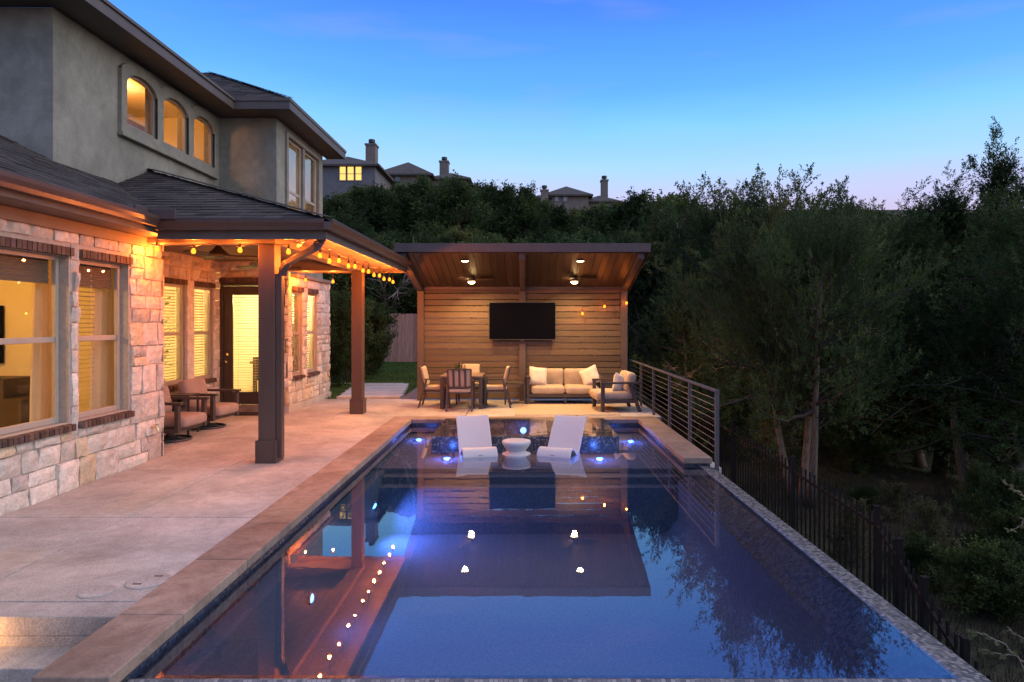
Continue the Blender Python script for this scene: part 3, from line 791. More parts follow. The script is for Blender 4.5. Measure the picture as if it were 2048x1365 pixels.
# upper storey, stucco
XU = -6.1; YU = 8.4; YB = 12.95; XB = -4.95
EZ = 6.07
us = MB()
AW = [(9.87, 10.69), (10.87, 11.68), (11.86, 12.65)]
op_arch = [(a, b, 4.79, 5.66) for a, b in AW]
boxes_around(us, frX(XU), YU, YB, 3.3, 5.87, op_arch, -0.15, 0.0)
us.box(-12, XU - 0.151, YU, YU + 0.15, 3.2, 5.87)
us.box(XU - 0.15, XB - 0.15, YB, YB + 0.15, 3.025, 5.87)
op_bay = [(13.50, 15.48, 3.62, 5.66)]
boxes_around(us, frX(XB), YB, 15.9, 2.73, 5.87, op_bay, -0.15, 0.0)
us.box(-12, XB - 0.151, 15.75, 15.9, 2.73, 5.87)
us.build('stucco_wall', M_stucco, house, True)
# arched surround
ar = MB()
def inner(u):
    for a, b in AW:
        if a <= u <= b:
            t = (u - (a + b) / 2) / ((b - a) / 2); return 5.42 + 0.23 * math.sqrt(max(0, 1 - 0.96 * t * t))
    return None
def outer(u):
    best = 5.62
    for a, b in AW:
        t = (u - (a + b) / 2) / ((b - a) / 2 + 0.13)
        if abs(t) <= 1: best = max(best, 5.56 + 0.25 * math.sqrt(1 - 0.9 * t * t))
    return best
us_ = sorted({9.74, 12.75, *[a for a, b in AW], *[b for a, b in AW], *[9.74 + i * 0.0301 for i in range(1, 100)]})
for a, b in zip(us_, us_[1:]):
    if b > 12.7501 or b - a < 1e-4: continue
    m = (a + b) / 2; i = inner(m)
    x0, x1 = XU + 0.002, XU + 0.06
    def col_(za, zb, zc, zd):
        ar._add([(x0, a, za), (x1, a, za), (x1, b, zb), (x0, b, zb), (x0, a, zc), (x1, a, zc), (x1, b, zd), (x0, b, zd)], [(0, 3, 2, 1), (4, 5, 6, 7), (1, 2, 6, 5), (0, 4, 7, 3)])
    if i is None: col_(4.63, 4.63, outer(a), outer(b))
    else:
        col_(4.63, 4.63, 4.80, 4.80)
        ia = inner(a + 1e-5) or i; ib = inner(b - 1e-5) or i
        col_(ia, ib, outer(a), outer(b))
ar.box(XU + 0.002, XU + 0.06, 9.735, 9.742, 4.63, 5.62); ar.box(XU + 0.002, XU + 0.06, 12.748, 12.755, 4.63, 5.62)
ar.build('arched_surround', M_trim, house, True)
sl = MB(); sl.box(XU + 0.002, XU + 0.095, 9.72, 12.78, 4.60, 4.66); sl.build('surround_sill', M_trim, house, True, bevel=0.01)
for a, b in AW:
    w = MB(); n = 20; X0 = XU - 0.02
    path = [(X0, a + 0.02, 4.83)] + [(X0, a + 0.02 + (b - a - 0.04) * i / n, 5.40 + 0.235 * math.sqrt(max(0, 1 - 0.94 * (2 * i / n - 1) ** 2))) for i in range(n + 1)] + [(X0, b - 0.02, 4.83)]
    for p, q in zip(path, path[1:]): w.bar(p, q, 0.034, 0.045, up=(1, 0, 0))
    w.bar((X0, a, 4.825), (X0, b, 4.825), 0.05, 0.05, up=(1, 0, 0))
    o = w.build('arched_window', M_dframe, house, True)
    g = MB(); g.poly([(X0 - 0.01, p[1], p[2]) for p in path]); g.build('pane', M_glass, o, True)
open_room(-9.0, XU - 0.17, 9.3, 12.9, 4.2, 5.86, ('+x',))
bb = MB(); bb.box(-7.6, -7.4, 10.2, 12.9, 5.3, 5.6); bb.build('room_beam', M_ceilwood, house, True)
room_lamp(-7.0, 11.0, 5.72, 34, (1.0, 0.33, 0.026))
open_room(-8.0, XB - 0.17, 13.2, 15.7, 3.0, 5.86, ('+x',))
room_lamp(-7.0, 14.4, 5.7, 8, (1.0, 0.70, 0.25))
wb = MB(); wb.box(XB - 0.10, XB + 0.05, 13.40, 13.499, 3.55, 5.75); wb.box(XB - 0.10, XB + 0.05, 15.481, 15.58, 3.55, 5.75); wb.box(XB - 0.1, XB + 0.05, 13.50, 15.48, 5.661, 5.75); wb.box(XB - 0.1, XB + 0.03, 14.43, 14.55, 3.62, 5.66)
wb.build('window_surround', M_trim, house, True, bevel=0.01)
window(frX(XB), (13.50, 14.43, 3.62, 5.66), 0.03, 51, blinds=None, glassm=M_bayglass, brick=False, sash=0.47)
window(frX(XB), (14.55, 15.48, 3.62, 5.66), 0.03, 53, blinds=None, glassm=M_bayglass, brick=False, sash=0.47)

# roofs
P_ = 0.55
zr = lambda X: EZ + P_ * (-5.57 - X)
rf = MB()
shingled(rf, [(-5.57, 7.88, EZ), (-5.57, 12.45, EZ), (-9.57, 16.45, zr(-9.57)), (-9.57, 11.88, zr(-9.57))], (0, 1, 0), 61)
shingled(rf, [(-5.57, 7.88, EZ), (-9.57, 11.88, zr(-9.57)), (-13, 11.88, zr(-9.57)), (-13, 7.88, EZ)], (1, 0, 0), 62)
shingled(rf, [(-4.52, 12.45, EZ + 0.03), (-7.36, 15.29, EZ + 0.03 + 2.84 * P_), (-8.6, 15.48, EZ + 0.03 + 3.03 * P_), (-5.57, 12.45, EZ + 0.03)], (1, 0, 0), 63)
shingled(rf, [(-4.52, 12.45, EZ + 0.03), (-4.52, 16.3, EZ + 0.03), (-7.36, 15.29, EZ + 0.03 + 2.84 * P_)], (0, 1, 0), 64)
rf.poly([(-4.52, 16.3, EZ + 0.03), (-7.36, 15.29, EZ + 0.03 + 2.84 * P_), (-9.57, 16.3, EZ)])
# hip cap
for k in range(12):
    t0, t1 = 2.84 * k / 12, 2.84 * (k + 1) / 12 + 0.03
    rf.col = (rng.uniform(0.7, 1.2),) * 3
    rf.bar((-4.52 - t0, 12.45 + t0, EZ + 0.045 + P_ * t0 + 0.004), (-4.52 - t1, 12.45 + t1, EZ + 0.045 + P_ * t1), 0.17, 0.008)
rf.col = (1, 1, 1)
rf.build('upper_roof', M_shingle, house, True)
fc = MB()
fc.box(-5.60, -5.56, 7.86, 12.47, EZ - 0.20, EZ - 0.01); fc.box(-12, -5.60, 7.86, 7.90, EZ - 0.20, EZ - 0.01)
fc.box(-5.559, -4.50, 12.43, 12.47, EZ - 0.19, EZ + 0.015); fc.box(-4.54, -4.50, 12.471, 16.3, EZ - 0.19, EZ + 0.015)
fc.box(-5.545, -5.53, 7.84, 12.43, EZ - 0.05, EZ); fc.box(-4.499, -4.482, 12.41, 16.32, EZ - 0.04, EZ + 0.03); fc.box(-5.53, -4.5, 12.41, 12.43, EZ - 0.04, EZ + 0.03)
fc.build('fascia', M_fascia, house, True, bevel=0.004)
sf = MB(); sf.box(XU - 0.02, -5.602, 7.901, YB, EZ - 0.19, EZ - 0.17); sf.box(-5.60, -4.541, 12.472, YB, EZ - 0.185, EZ - 0.165); sf.box(XB - 0.02, -4.541, YB, 16.28, EZ - 0.188, EZ - 0.168); sf.box(-12, XU - 0.02, 7.901, YU + 0.02, EZ - 0.19, EZ - 0.17)
sf.build('upper_soffit', M_fascia, house, True)

XG = -4.5; YG = 7.95; XE = -2.43; YE = 13.4; GZ = 3.08; PZ = 3.05
zn = lambda X: GZ + 0.5 * (XG - X)
zp = lambda Y: PZ + 0.459 * (Y - YG)
ze = lambda X: PZ + 0.326 * (XE - X)
lr = MB()
shingled(lr, [(XG, 0.0, GZ), (XG, YG, GZ), (XU, 9.74, zn(XU)), (XU, YU, zn(XU)), (-9, YU, zn(-9)), (-9, 0.0, zn(-9))], (0, 1, 0), 71)
lr.build('lower_roof', M_shingle, house, True)
pr = MB()
shingled(pr, [(XG, YG, PZ + 0.02), (XE, YG, PZ + 0.02), (XU, 10.6, 4.27), (XU, 9.74, zn(XU) + 0.01)], (1, 0, 0), 72)
shingled(pr, [(XE, YG, PZ + 0.02), (XE, YE, PZ + 0.02), (XB, YE, ze(XB) + 0.02), (XB, YB, ze(XB) + 0.02), (XU, YB, ze(XU) + 0.02), (XU, 10.6, 4.27)], (0, 1, 0), 73)
a = Vector((XE, YG, PZ + 0.045)); b = Vector((XU, 10.6, 4.30))
for k in range(15):
    pr.col = (rng.uniform(0.7, 1.2),) * 3
    pr.bar(a.lerp(b, k / 15) + Vector((0, 0, 0.004)), a.lerp(b, (k + 1) / 15 + 0.006), 0.17, 0.008)
pr.col = (1, 1, 1)
pr.build('porch_roof', M_shingle, house, True)
vt = MB(); vt.box(-5.55, -5.2, 12.3, 12.6, 3.98, 4.12); vt.build('roof_vent', M_dark, house, True, bevel=0.01)
# gutters (one K-profile run on each eave)
def gutter(p0, p1, outv, top):
    p0 = Vector(p0); p1 = Vector(p1); o = Vector(outv)
    prof = [(0.0, -0.13), (0.075, -0.13), (0.085, -0.085), (0.115, -0.045), (0.118, 0.0), (0.105, 0.0), (0.10, -0.035), (0.0, -0.035)]
    mb = MB()
    ring = [p0 + o * a + Vector((0, 0, top + b)) for a, b in prof]
    mb.prism(ring, p1 - p0)
    return mb.build('gutter', M_gutter, house, True, bevel=0.004)
gutter((XG, 0, 0), (XG, YG - 0.119, 0), (1, 0, 0), GZ)
gutter((XG + 0.0, YG, 0), (XE, YG, 0), (0, -1, 0), PZ)
gutter((XE, YG - 0.118, 0), (XE, YE, 0), (1, 0, 0), PZ)
sg = MB(); sg.box(-4.55, -4.20, 7.80, 7.83, PZ - 0.01, PZ + 0.11); sg.box(-4.55, -4.52, 7.55, 7.80, PZ + 0.0, PZ + 0.12); sg.build('splash_guard', M_gutter, house, True, bevel=0.004)
fs_ = MB()
fs_.box(XG - 0.035, XG - 0.002, 0, YG + 0.03, GZ - 0.19, GZ - 0.03)
fs_.box(XG, XE - 0.002, YG + 0.002, YG + 0.035, PZ - 0.235, PZ - 0.03)
fs_.box(XE - 0.035, XE - 0.002, YG + 0.036, YE, PZ - 0.235, PZ - 0.03)
fs_.box(XF + 0.05, XE - 0.036, YE - 0.04, YE - 0.005, PZ - 0.235, PZ + 0.02)
fs_.build('porch_fascia', M_fascia, house, True, bevel=0.004)
gb = MB(); gb.prism([(XE - 0.04, YE - 0.03, PZ - 0.02), (XF + 0.05, YE - 0.03, PZ - 0.02), (XF + 0.05, YE - 0.03, ze(XF))], (0, 0.02, 0)); gb.build('gable_end', M_stucco, house, True)
ns = MB(); ns.box(XW - 0.05, XG - 0.036, 0, 8.35, GZ - 0.19, GZ - 0.165); ns.box(XW + 0.045, XW + 0.075, 0.0, 8.34, 2.76, GZ - 0.195)
ns.build('soffit', M_soffit, house, True, bevel=0.003)
ps = MB(); ps.box(XG, XE - 0.036, YG + 0.036, 8.30, PZ - 0.15, PZ - 0.13); ps.box(-3.19, XE - 0.036, 8.301, YE - 0.041, PZ - 0.15, PZ - 0.13); ps.box(XF + 0.06, -3.19, 12.98, YE - 0.041, PZ - 0.15, PZ - 0.13)
ps.build('porch_soffit', M_soffit, house, True)
# porch ceiling boards
pc = MB(); x = XR + 0.01
while x < -3.43:
    t = rng.uniform(0.75, 1.2); pc.col = (t, t, t); pc.box(x, min(x + 0.128, -3.43), 8.53, 12.74 if x > XF + 0.04 else 12.95, 3.02, 3.04); x += 0.135
pc.col = (1, 1, 1); pc.build('porch_ceiling', M_ceilwood, house, True)
bm_ = MB()
bm_.box(XW + 0.05, -3.19, 8.30, 8.52, 2.81, 3.03); bm_.box(-3.42, -3.191, 8.521, 12.98, 2.811, 3.031); bm_.box(XF + 0.05, -3.421, 12.75, 12.979, 2.812, 3.03)
bm_.build('porch_beam', M_soffit, house, True, bevel=0.006)
for (x, y) in ((-3.305, 8.41), (-3.305, 12.865)):
    p = MB(); p.box(x - 0.105, x + 0.105, y - 0.105, y + 0.105, 0.0, 2.81)
    po = p.build('porch_post', M_post, house, True, bevel=0.006)
    q = MB()
    for s_ in ((-1, 0), (1, 0), (0, -1), (0, 1)):
        cx, cy = x + s_[0] * 0.12, y + s_[1] * 0.12
        if s_[0]: q.box(cx - 0.014, cx + 0.014, y - 0.134, y + 0.134, 0.0, 0.29)
        else: q.box(x - 0.105, x + 0.105, cy - 0.0135, cy + 0.0135, 0.0, 0.288)
    q.build('post_base', M_post, po, True, bevel=0.004)
# downspout: corrugated elbow from the gutter corner back to the front post
ds = MB()
def corr(p0, p1, w, n):
    p0 = Vector(p0); p1 = Vector(p1)
    for i in range(n):
        a_ = p0.lerp(p1, i / n); b_ = p0.lerp(p1, (i + 0.62) / n); ds.bar(a_, b_, w * 1.08, w * 0.85); ds.bar(b_, p0.lerp(p1, (i + 1) / n), w * 0.92, w * 0.72)
corr((-2.46, 8.0, 2.93), (-2.52, 8.02, 2.80), 0.085, 4); corr((-2.52, 8.02, 2.80), (-2.62, 8.07, 2.71), 0.085, 4)
ds.bar((-2.61, 8.065, 2.715), (-3.02, 8.28, 2.56), 0.08, 0.065)
corr((-3.02, 8.28, 2.56), (-3.10, 8.34, 2.50), 0.085, 4); corr((-3.10, 8.34, 2.50), (-3.125, 8.37, 2.40), 0.085, 4)
ds.box(-3.198, -3.12, 8.33, 8.43, 0.06, 2.42)
ds.build('downspout', M_gutter, house, True, bevel=0.003)
hb = MB(); hb.tube([(XW + 0.03, 8.47, 0.43), (XW + 0.10, 8.47, 0.43), (XW + 0.12, 8.47, 0.38)], [0.014, 0.014, 0.016], 8); hb.lathe([(0.01, 0), (0.035, 0.004), (0.035, 0.012), (0.01, 0.016)], 10, (XW + 0.09, 8.47, 0.455)); hb.build('hose_tap', M_brass, house, True)
sc_ = MB(); sc_.lathe([(0.05, 0.0), (0.05, -0.03), (0.035, -0.05)], 14, (-2.98, 8.62, 2.90)); sc_.tube([(-2.98, 8.62, 2.85), (-2.96, 8.50, 2.80)], [0.03, 0.026], 12)
sc_.build('security_camera', M_white, house, True, smooth=False)
# ------------------------------------------------------------------ patio, pool, coping
pt = MB()
def slab(x0, x1, y0, y1): pt.box(x0 + 0.006, x1 - 0.006, y0 + 0.006, y1 - 0.006, -0.12, 0.0)
for a, b in ((3.97, 4.19), (4.19, 6.0), (6.0, 7.9), (7.9, 10.1), (10.1, 12.35)):
    slab(-3.68, -2.492, a, b)
    slab(XW + 0.002, -3.68, a, b)
slab(XR + 0.005, XW + 0.002, 8.80, 10.9); slab(XR + 0.005, XW + 0.002, 10.9, 12.93)
slab(XF + 0.05, -3.68, 12.35, 15.25); slab(XW, XF + 0.05, 12.35, 12.93)
slab(-3.68, -1.15, 12.35, 15.25); slab(-1.15, 1.0, 12.35, 15.25); slab(1.0, 2.60, 12.35, 15.25)
pt.build('patio', M_concrete, None, bevel=0.006, kind='structure')
jb = MB(); jb.box(-6.1, -2.50, 3.99, 15.2, -0.30, -0.05); jb.box(-2.5, 2.58, 12.30, 15.2, -0.30, -0.05); jb.build('patio_base', M_joint, None, kind='structure')
stp = MB(); stp.box(XW + 0.002, -2.50, 3.72, 3.98, -0.9, -0.183); stp.box(XW + 0.002, -2.50, 3.42, 3.72, -0.9, -0.36); stp.box(XW + 0.002, -2.50, 1.0, 3.42, -0.9, -0.54)
stp.box(XW + 0.002, -2.50, 3.978, 3.99, -0.3, -0.121)
stp.build('patio_steps', M_concrete, None, bevel=0.012, kind='structure')
sl_ = MB(); sl_.box(-3.53, -3.45, 3.955, 3.976, -0.13, -0.05); sl_o = sl_.build('step_light', M_dark, None)
tag(sl_o, 'small recessed step light in the riser at the lower left beside the house', 'light')
q = MB(); q.box(-3.52, -3.46, 3.950, 3.954, -0.115, -0.065); q.build('lens', emission('step_glow', (1.0, 0.5, 0.16), 30), sl_o)
lamp('step_lamp', 'POINT', (-3.40, 3.80, -0.10), 6, (1.0, 0.45, 0.13), sl_o, 0.02)

cp = MB(); rg = random.Random(5)
def cstone(x0, x1, y0, y1):
    k = rg.uniform(0.86, 1.10); cp.col = (k, k * rg.uniform(0.97, 1.0), k * rg.uniform(0.94, 1.0))
    cp.box(x0 + 0.0015, x1 - 0.0015, y0 + 0.0015, y1 - 0.0015, -0.062, 0.012)
ys = [3.27, 3.98, 4.9, 5.8, 6.72, 7.6, 8.5, 9.42, 10.3, 11.2, 11.97]
for a, b in zip(ys, ys[1:]): cstone(-2.49, -2.09, a, b)
ys = [8.56, 9.4, 10.3, 11.15, 11.97]
for a, b in zip(ys, ys[1:]): cstone(2.09, 2.47, a, b)
xs = [-2.49, -1.6, -0.7, 0.2, 1.1, 2.09, 2.47]
for a, b in zip(xs, xs[1:]): cstone(a, b, 11.97, 12.35)
cp.col = (1, 1, 1)
cp.build('pool_coping', M_coping, None, bevel=0.008, kind='structure')
WZ_ = -0.10
ZSH = -0.24
# dark tile band under the coping
tb = MB()
tb.box(-2.45, -2.115, 3.30, 12.30, -0.45, -0.0625); tb.box(2.115, 2.45, 8.60, 12.30, -0.45, -0.0625); tb.box(-2.114, 2.114, 11.995, 12.30, -0.45, -0.0625)
tb.box(-2.4, -2.11, 3.32, 12.2, -1.4, -0.4501)
tb.build('water_line_tile', M_band, None, kind='structure')
ZF = -1.02
ps_ = MB()
def sheet(x0, x1, y0, y1, z): ps_.poly([(x0, y0, z), (x1, y0, z), (x1, y1, z), (x0, y1, z)])
sheet(-2.1, 2.3, 3.4, 9.2, ZF)
ps_.box(-2.112, -1.95, 3.5, 9.08, ZF - 0.1, -0.26)            # ledge along the left wall
ps_.box(-2.11, 2.12, 8.65, 9.5, ZF - 0.1, -0.40); ps_.box(-2.11, 2.12, 8.85, 9.5, ZF, -0.31)
cove = [(1.5, ZF + 0.002)] + [(2.04 - 0.30 + 0.30 * math.sin(t * math.pi / 16), ZF + 0.30 - 0.297 * math.cos(t * math.pi / 16)) for t in range(1, 9)] + [(2.039, -0.303)]
ps_.box(2.04, 2.30, 3.2, 8.64, ZF - 0.2, -0.302)
cv = MB(); nC = len(cove); cv._add([(x, y, z) for y in (3.45, 8.66) for x, z in cove], [(i, i + 1, nC + i + 1, nC + i) for i in range(nC - 1)]); cv.build('pool_cove', M_plaster, None, kind='structure', smooth=True)
ps_.build('pool_shell', M_plaster, None, kind='structure')
sh_ = MB(); sh_.box(-2.112, 2.112, 9.08, 12.0, -0.9, ZSH); sh_.build('sun_shelf', M_shelf, None, kind='structure', bevel=0.01)
# overflow edge: mosaic ledge rising to the lip, wet lip, outer face
wb_ = MB()
prof = [(1.96, -0.60), (2.05, -0.245), (2.28, -0.108)]
wb_.prism([(x, 3.2, z) for x, z in [(2.04, -0.30), (2.26, -0.112), (2.30, -0.112), (2.30, -0.30)]], (0, 5.39, 0))
wb_.prism([(-2.1, y, z) for y, z in [(3.62, ZF), (3.60, -0.24), (3.52, -0.112), (3.48, -0.112), (3.48, ZF)]], (4.4, 0, 0))
wb_.build('overflow_ledge', M_band, None, kind='structure')
we = MB()
we.prism([(x, 3.3, z) for x, z in [(2.302, -1.6), (2.302, -0.104), (2.33, -0.094), (2.49, -0.118), (2.52, -0.16), (2.52, -1.6)]], (0, 5.28, 0))
we.prism([(-2.1, y, z) for y, z in [(3.478, -1.6), (3.478, -0.104), (3.45, -0.094), (3.30, -0.118), (3.27, -0.16), (3.27, -1.6)]], (4.40, 0, 0))
we.build('overflow_edge', M_weir, None, kind='structure')
wt = MB()
# spa hole left out
SX0, SX1, SY0 = -1.46, 1.46, 10.08
def wsheet(x0, x1, y0, y1): wt.poly([(x0, y0, WZ_), (x1, y0, WZ_), (x1, y1, WZ_), (x0, y1, WZ_)])
wsheet(-2.115, 2.31, 3.47, 8.56); wsheet(-2.115, 2.116, 8.56, SY0); wsheet(-2.115, SX0, SY0, 12.0); wsheet(SX1, 2.116, SY0, 12.0)
wt.build('pool_water', M_water, None, kind='structure')
# raised spa
sb = MB(); Z1 = 0.032
for x0, x1, y0, y1 in ((SX0, SX1, SY0, SY0 + 0.24), (SX0, SX0 + 0.26, SY0 + 0.2401, 11.97), (SX1 - 0.26, SX1, SY0 + 0.2401, 11.97), (SX0 + 0.2601, SX1 - 0.2601, 11.80, 11.97)):
    sb.box(x0, x1, y0, y1, -0.85, Z1 - 0.004)
spa = sb.build('spa', M_mosaic, None, bevel=0.012, kind='structure')
q = MB(); q.box(SX0 + 0.26, SX1 - 0.26, SY0 + 0.24, 11.80, -0.9, -0.80); q.box(SX0 + 0.261, SX1 - 0.261, 11.35, 11.799, -0.8, -0.40); q.box(SX0 + 0.261, SX0 + 0.65, SY0 + 0.241, 11.349, -0.8, -0.40); q.box(SX1 - 0.65, SX1 - 0.261, SY0 + 0.241, 11.349, -0.8, -0.40)
q.build('spa_bench', M_plaster, spa)
q = MB(); q.poly([(SX0 + 0.005, SY0 + 0.005, Z1 + 0.002), (SX1 - 0.005, SY0 + 0.005, Z1 + 0.002), (SX1 - 0.005, 11.968, Z1 + 0.002), (SX0 + 0.005, 11.968, Z1 + 0.002)]); q.build('spa_water', M_spawater, spa)
# pool lights
def pool_light(loc, nrm, power, label, rad=0.045, spot=None, k=1.0):
    o = thing('pool_light', label, 'light', loc, 0, 'blue underwater lights')
    n = Vector(nrm).normalized(); m = n.to_track_quat('Z', 'Y').to_matrix()
    b = MB(); b.lathe([(rad * 1.5, 0.0), (rad * 1.5, 0.012), (rad * 1.05, 0.016)], 20); b.v = [tuple(m @ Vector(p)) for p in b.v]; b.build('housing', M_steel, o)
    b = MB(); b.lathe([(rad, 0.0165), (rad * 0.8, 0.026), (rad * 0.3, 0.032)], 16); b.v = [tuple(m @ Vector(p)) for p in b.v]; b.build('lens', M_blue, o, smooth=True)
    if spot:
        l = lamp('pool_lamp', 'SPOT', n * 0.05, power, (0.14, 0.25, 1.0), o, 0.03, spot, 1.0)
        l.rotation_euler = (-n).to_track_quat('Z', 'Y').to_euler()
    else: lamp('pool_lamp', 'POINT', n * (0.14 if power > 20 else 0.06), power, (0.08, 0.20, 1.0), o, 0.03)
pool_light((-1.945, 5.876, -0.695), (1, 0.15, -0.1), 14, 'blue light in the pool wall nearest to the camera', 0.038, 135)
pool_light((-1.945, 8.34, -0.55), (1, -0.1, -0.5), 130, 'blue light in the left pool wall just in front of the steps', 0.038, 130)
pool_light((-1.16, 9.66, ZSH), (0, 0, 1), 8, 'blue light in the sun shelf beside the left lounger', 0.05)
pool_light((1.11, 9.64, ZSH), (0, 0, 1), 8, 'blue light in the sun shelf beside the right lounger', 0.05)
pool_light((-1.83, 11.2, ZSH), (0, 0, 1), 8, 'blue light in the corner alcove left of the spa', 0.05)
pool_light((1.80, 11.05, ZSH), (0, 0, 1), 8, 'blue light in the corner alcove right of the spa', 0.05)
pool_light((-0.03, 11.79, -0.16), (0, -1, 0.1), 3.5, 'blue light in the back wall inside the spa', 0.05)
# skimmer lids in the patio
for (px, py, r_, lab) in ((193, 1184, 0.105, 'smaller round skimmer lid in the concrete, farther from the pool'), (296, 1163, 0.135, 'larger round skimmer lid with two finger slots in the concrete')):
    p = gpt(px, py); b = MB(); b.lathe([(r_, 0.0), (r_, 0.006), (r_ - 0.006, 0.009)], 32)
    o = b.build('skimmer_lid', M_concrete, None); o.location = (p.x, p.y, 0.0); tag(o, lab, 'lid', 'skimmer lids')
    b = MB(); b.lathe([(r_ + 0.007, 0.0), (r_ + 0.007, 0.004), (r_ + 0.001, 0.0042)], 32); b.build('rim', M_mortar, o)
    if r_ > 0.12:
        for sx in (-0.07, 0.07):
            b = MB(); b.obox((sx * 0.5, sx, 0.010), (0.06, 0.014, 0.003)); b.build('finger_slot', M_dark, o)
# cable railing on the right of the patio
rl = thing('cable_railing', 'grey metal railing with thin horizontal cables between pool and woods', 'railing', (2.50, 12, 0))
b = MB(); b.bar((2.50, 8.44, 0.905), (2.50, 15.42, 0.905), 0.055, 0.03); b.build('top_rail', M_railm, rl, True, bevel=0.004)
for y in (8.47, 9.85, 11.23, 12.62, 14.0, 15.39):
    b = MB(); b.box(2.476, 2.524, y - 0.024, y + 0.024, -0.22 if y < 12.3 else -0.15, 0.889); b.build('railing_post', M_railm, rl, True, bevel=0.003)
b = MB()
for k in range(9): b.tube([(2.50, 8.47, 0.07 + 0.09 * k), (2.50, 15.39, 0.07 + 0.09 * k)], 0.0042, 6)
b.build('cable', M_steel, rl, True)
# hidden retaining wall under the right of the patio
rw = MB(); rw.box(2.45, 2.60, 8.6, 15.3, -1.6, -0.13); rw.build('retaining_wall', M_concrete2, None, kind='structure')

# ------------------------------------------------------------------ pavilion
pav = thing('pavilion', 'dark timber pavilion with slatted back wall and sloping lit ceiling', 'pavilion', (0, 15.0, 0))
YW = 15.0
zc = lambda Y: 2.60 + 0.245 * (YW - Y)
PX0, PX1 = -2.52, 2.42
YFR = 12.68
for x in (-2.40, -0.06, 2.28):
    b = MB(); b.box(x - 0.075, x + 0.075, YW - 0.075, YW + 0.075, 0.0, 2.60); b.build('pavilion_post', M_pmetal, pav, True, bevel=0.005)
b = MB(); z = 0.05; k = 0
for (xa, xb) in ((-2.33, -0.13), (0.01, 2.21)):
    z = 0.045
    while z < 2.55:
        t = rng.uniform(0.68, 1.28); b.col = (t, t * rng.uniform(0.94, 1.02), t * rng.uniform(0.88, 1.02))
        b.box(xa, xb, YW - 0.012 + rng.uniform(-0.003, 0.003), YW + 0.012, z, z + 0.127); z += 0.143
b.col = (1, 1, 1); b.build('slat_wall', M_slat, pav, True, bevel=0.003)
b = MB(); x = PX0 + 0.02
while x < PX1 - 0.02:
    t = rng.uniform(0.72, 1.25); b.col = (t, t, t); x1 = min(x + 0.142, PX1 - 0.02)
    ya, yb = YFR + 0.05, YW + 0.25
    b.prism([(x, ya, zc(ya)), (x1, ya, zc(ya)), (x1, ya, zc(ya) + 0.02), (x, ya, zc(ya) + 0.02)], (0, yb - ya, zc(yb) - zc(ya))); x += 0.15
b.col = (1, 1, 1); b.build('pavilion_ceiling', M_pceil, pav, True, bevel=0.003)
b = MB(); b.prism([(PX0, YFR, zc(YFR) + 0.03), (PX1, YFR, zc(YFR) + 0.03), (PX1, YFR, zc(YFR) + 0.16), (PX0, YFR, zc(YFR) + 0.16)], (0, YW + 0.3 - YFR, zc(YW + 0.3) - zc(YFR))); b.build('pavilion_roof', M_pmetal, pav, True)
b = MB(); b.box(PX0 - 0.03, PX1 + 0.03, YFR - 0.03, YFR, zc(YFR) - 0.0, zc(YFR) + 0.17)
for x in (PX0 - 0.03, PX1): b.prism([(x, YFR + 0.001, zc(YFR) - 0.01), (x + 0.03, YFR + 0.001, zc(YFR) - 0.01), (x + 0.03, YFR + 0.001, zc(YFR) + 0.17), (x, YFR + 0.001, zc(YFR) + 0.17)], (0, YW + 0.29 - YFR, zc(YW + 0.3) - zc(YFR)))
b.build('pavilion_fascia', M_pmetal, pav, True, bevel=0.004)
for x in (-2.40, -0.06, 2.28):
    b = MB(); ya, yb = YFR + 0.06, YW + 0.2
    b.prism([(x - 0.06, ya, zc(ya) - 0.11), (x + 0.06, ya, zc(ya) - 0.11), (x + 0.06, ya, zc(ya) - 0.002), (x - 0.06, ya, zc(ya) - 0.002)], (0, yb - ya, zc(yb) - zc(ya)))
    b.build('rafter', M_pmetal, pav, True, bevel=0.004)
b = MB(); b.box(-2.47, 2.36, YW - 0.06, YW + 0.06, 2.55, 2.66); b.build('back_beam', M_pmetal, pav, True, bevel=0.004)
def downlight(x, y):
    z = zc(y) - 0.002
    b = MB(); b.lathe([(0.085, 0.0), (0.085, -0.008), (0.073, -0.012)], 20, (x, y, z)); h = b.build('downlight', M_bezel, pav, True)
    b = MB(); b.lathe([(0.072, -0.0125), (0.04, -0.026)], 18, (x, y, z)); b.build('lens', M_lens, h, True)
    lamp('downlight_lamp', 'SPOT', (x, y, z - 0.04), 170, (1.0, 0.54, 0.19), h, 0.05, 165, 0.7, world=True)
for x in (-1.215, 1.12): downlight(x, 13.16)
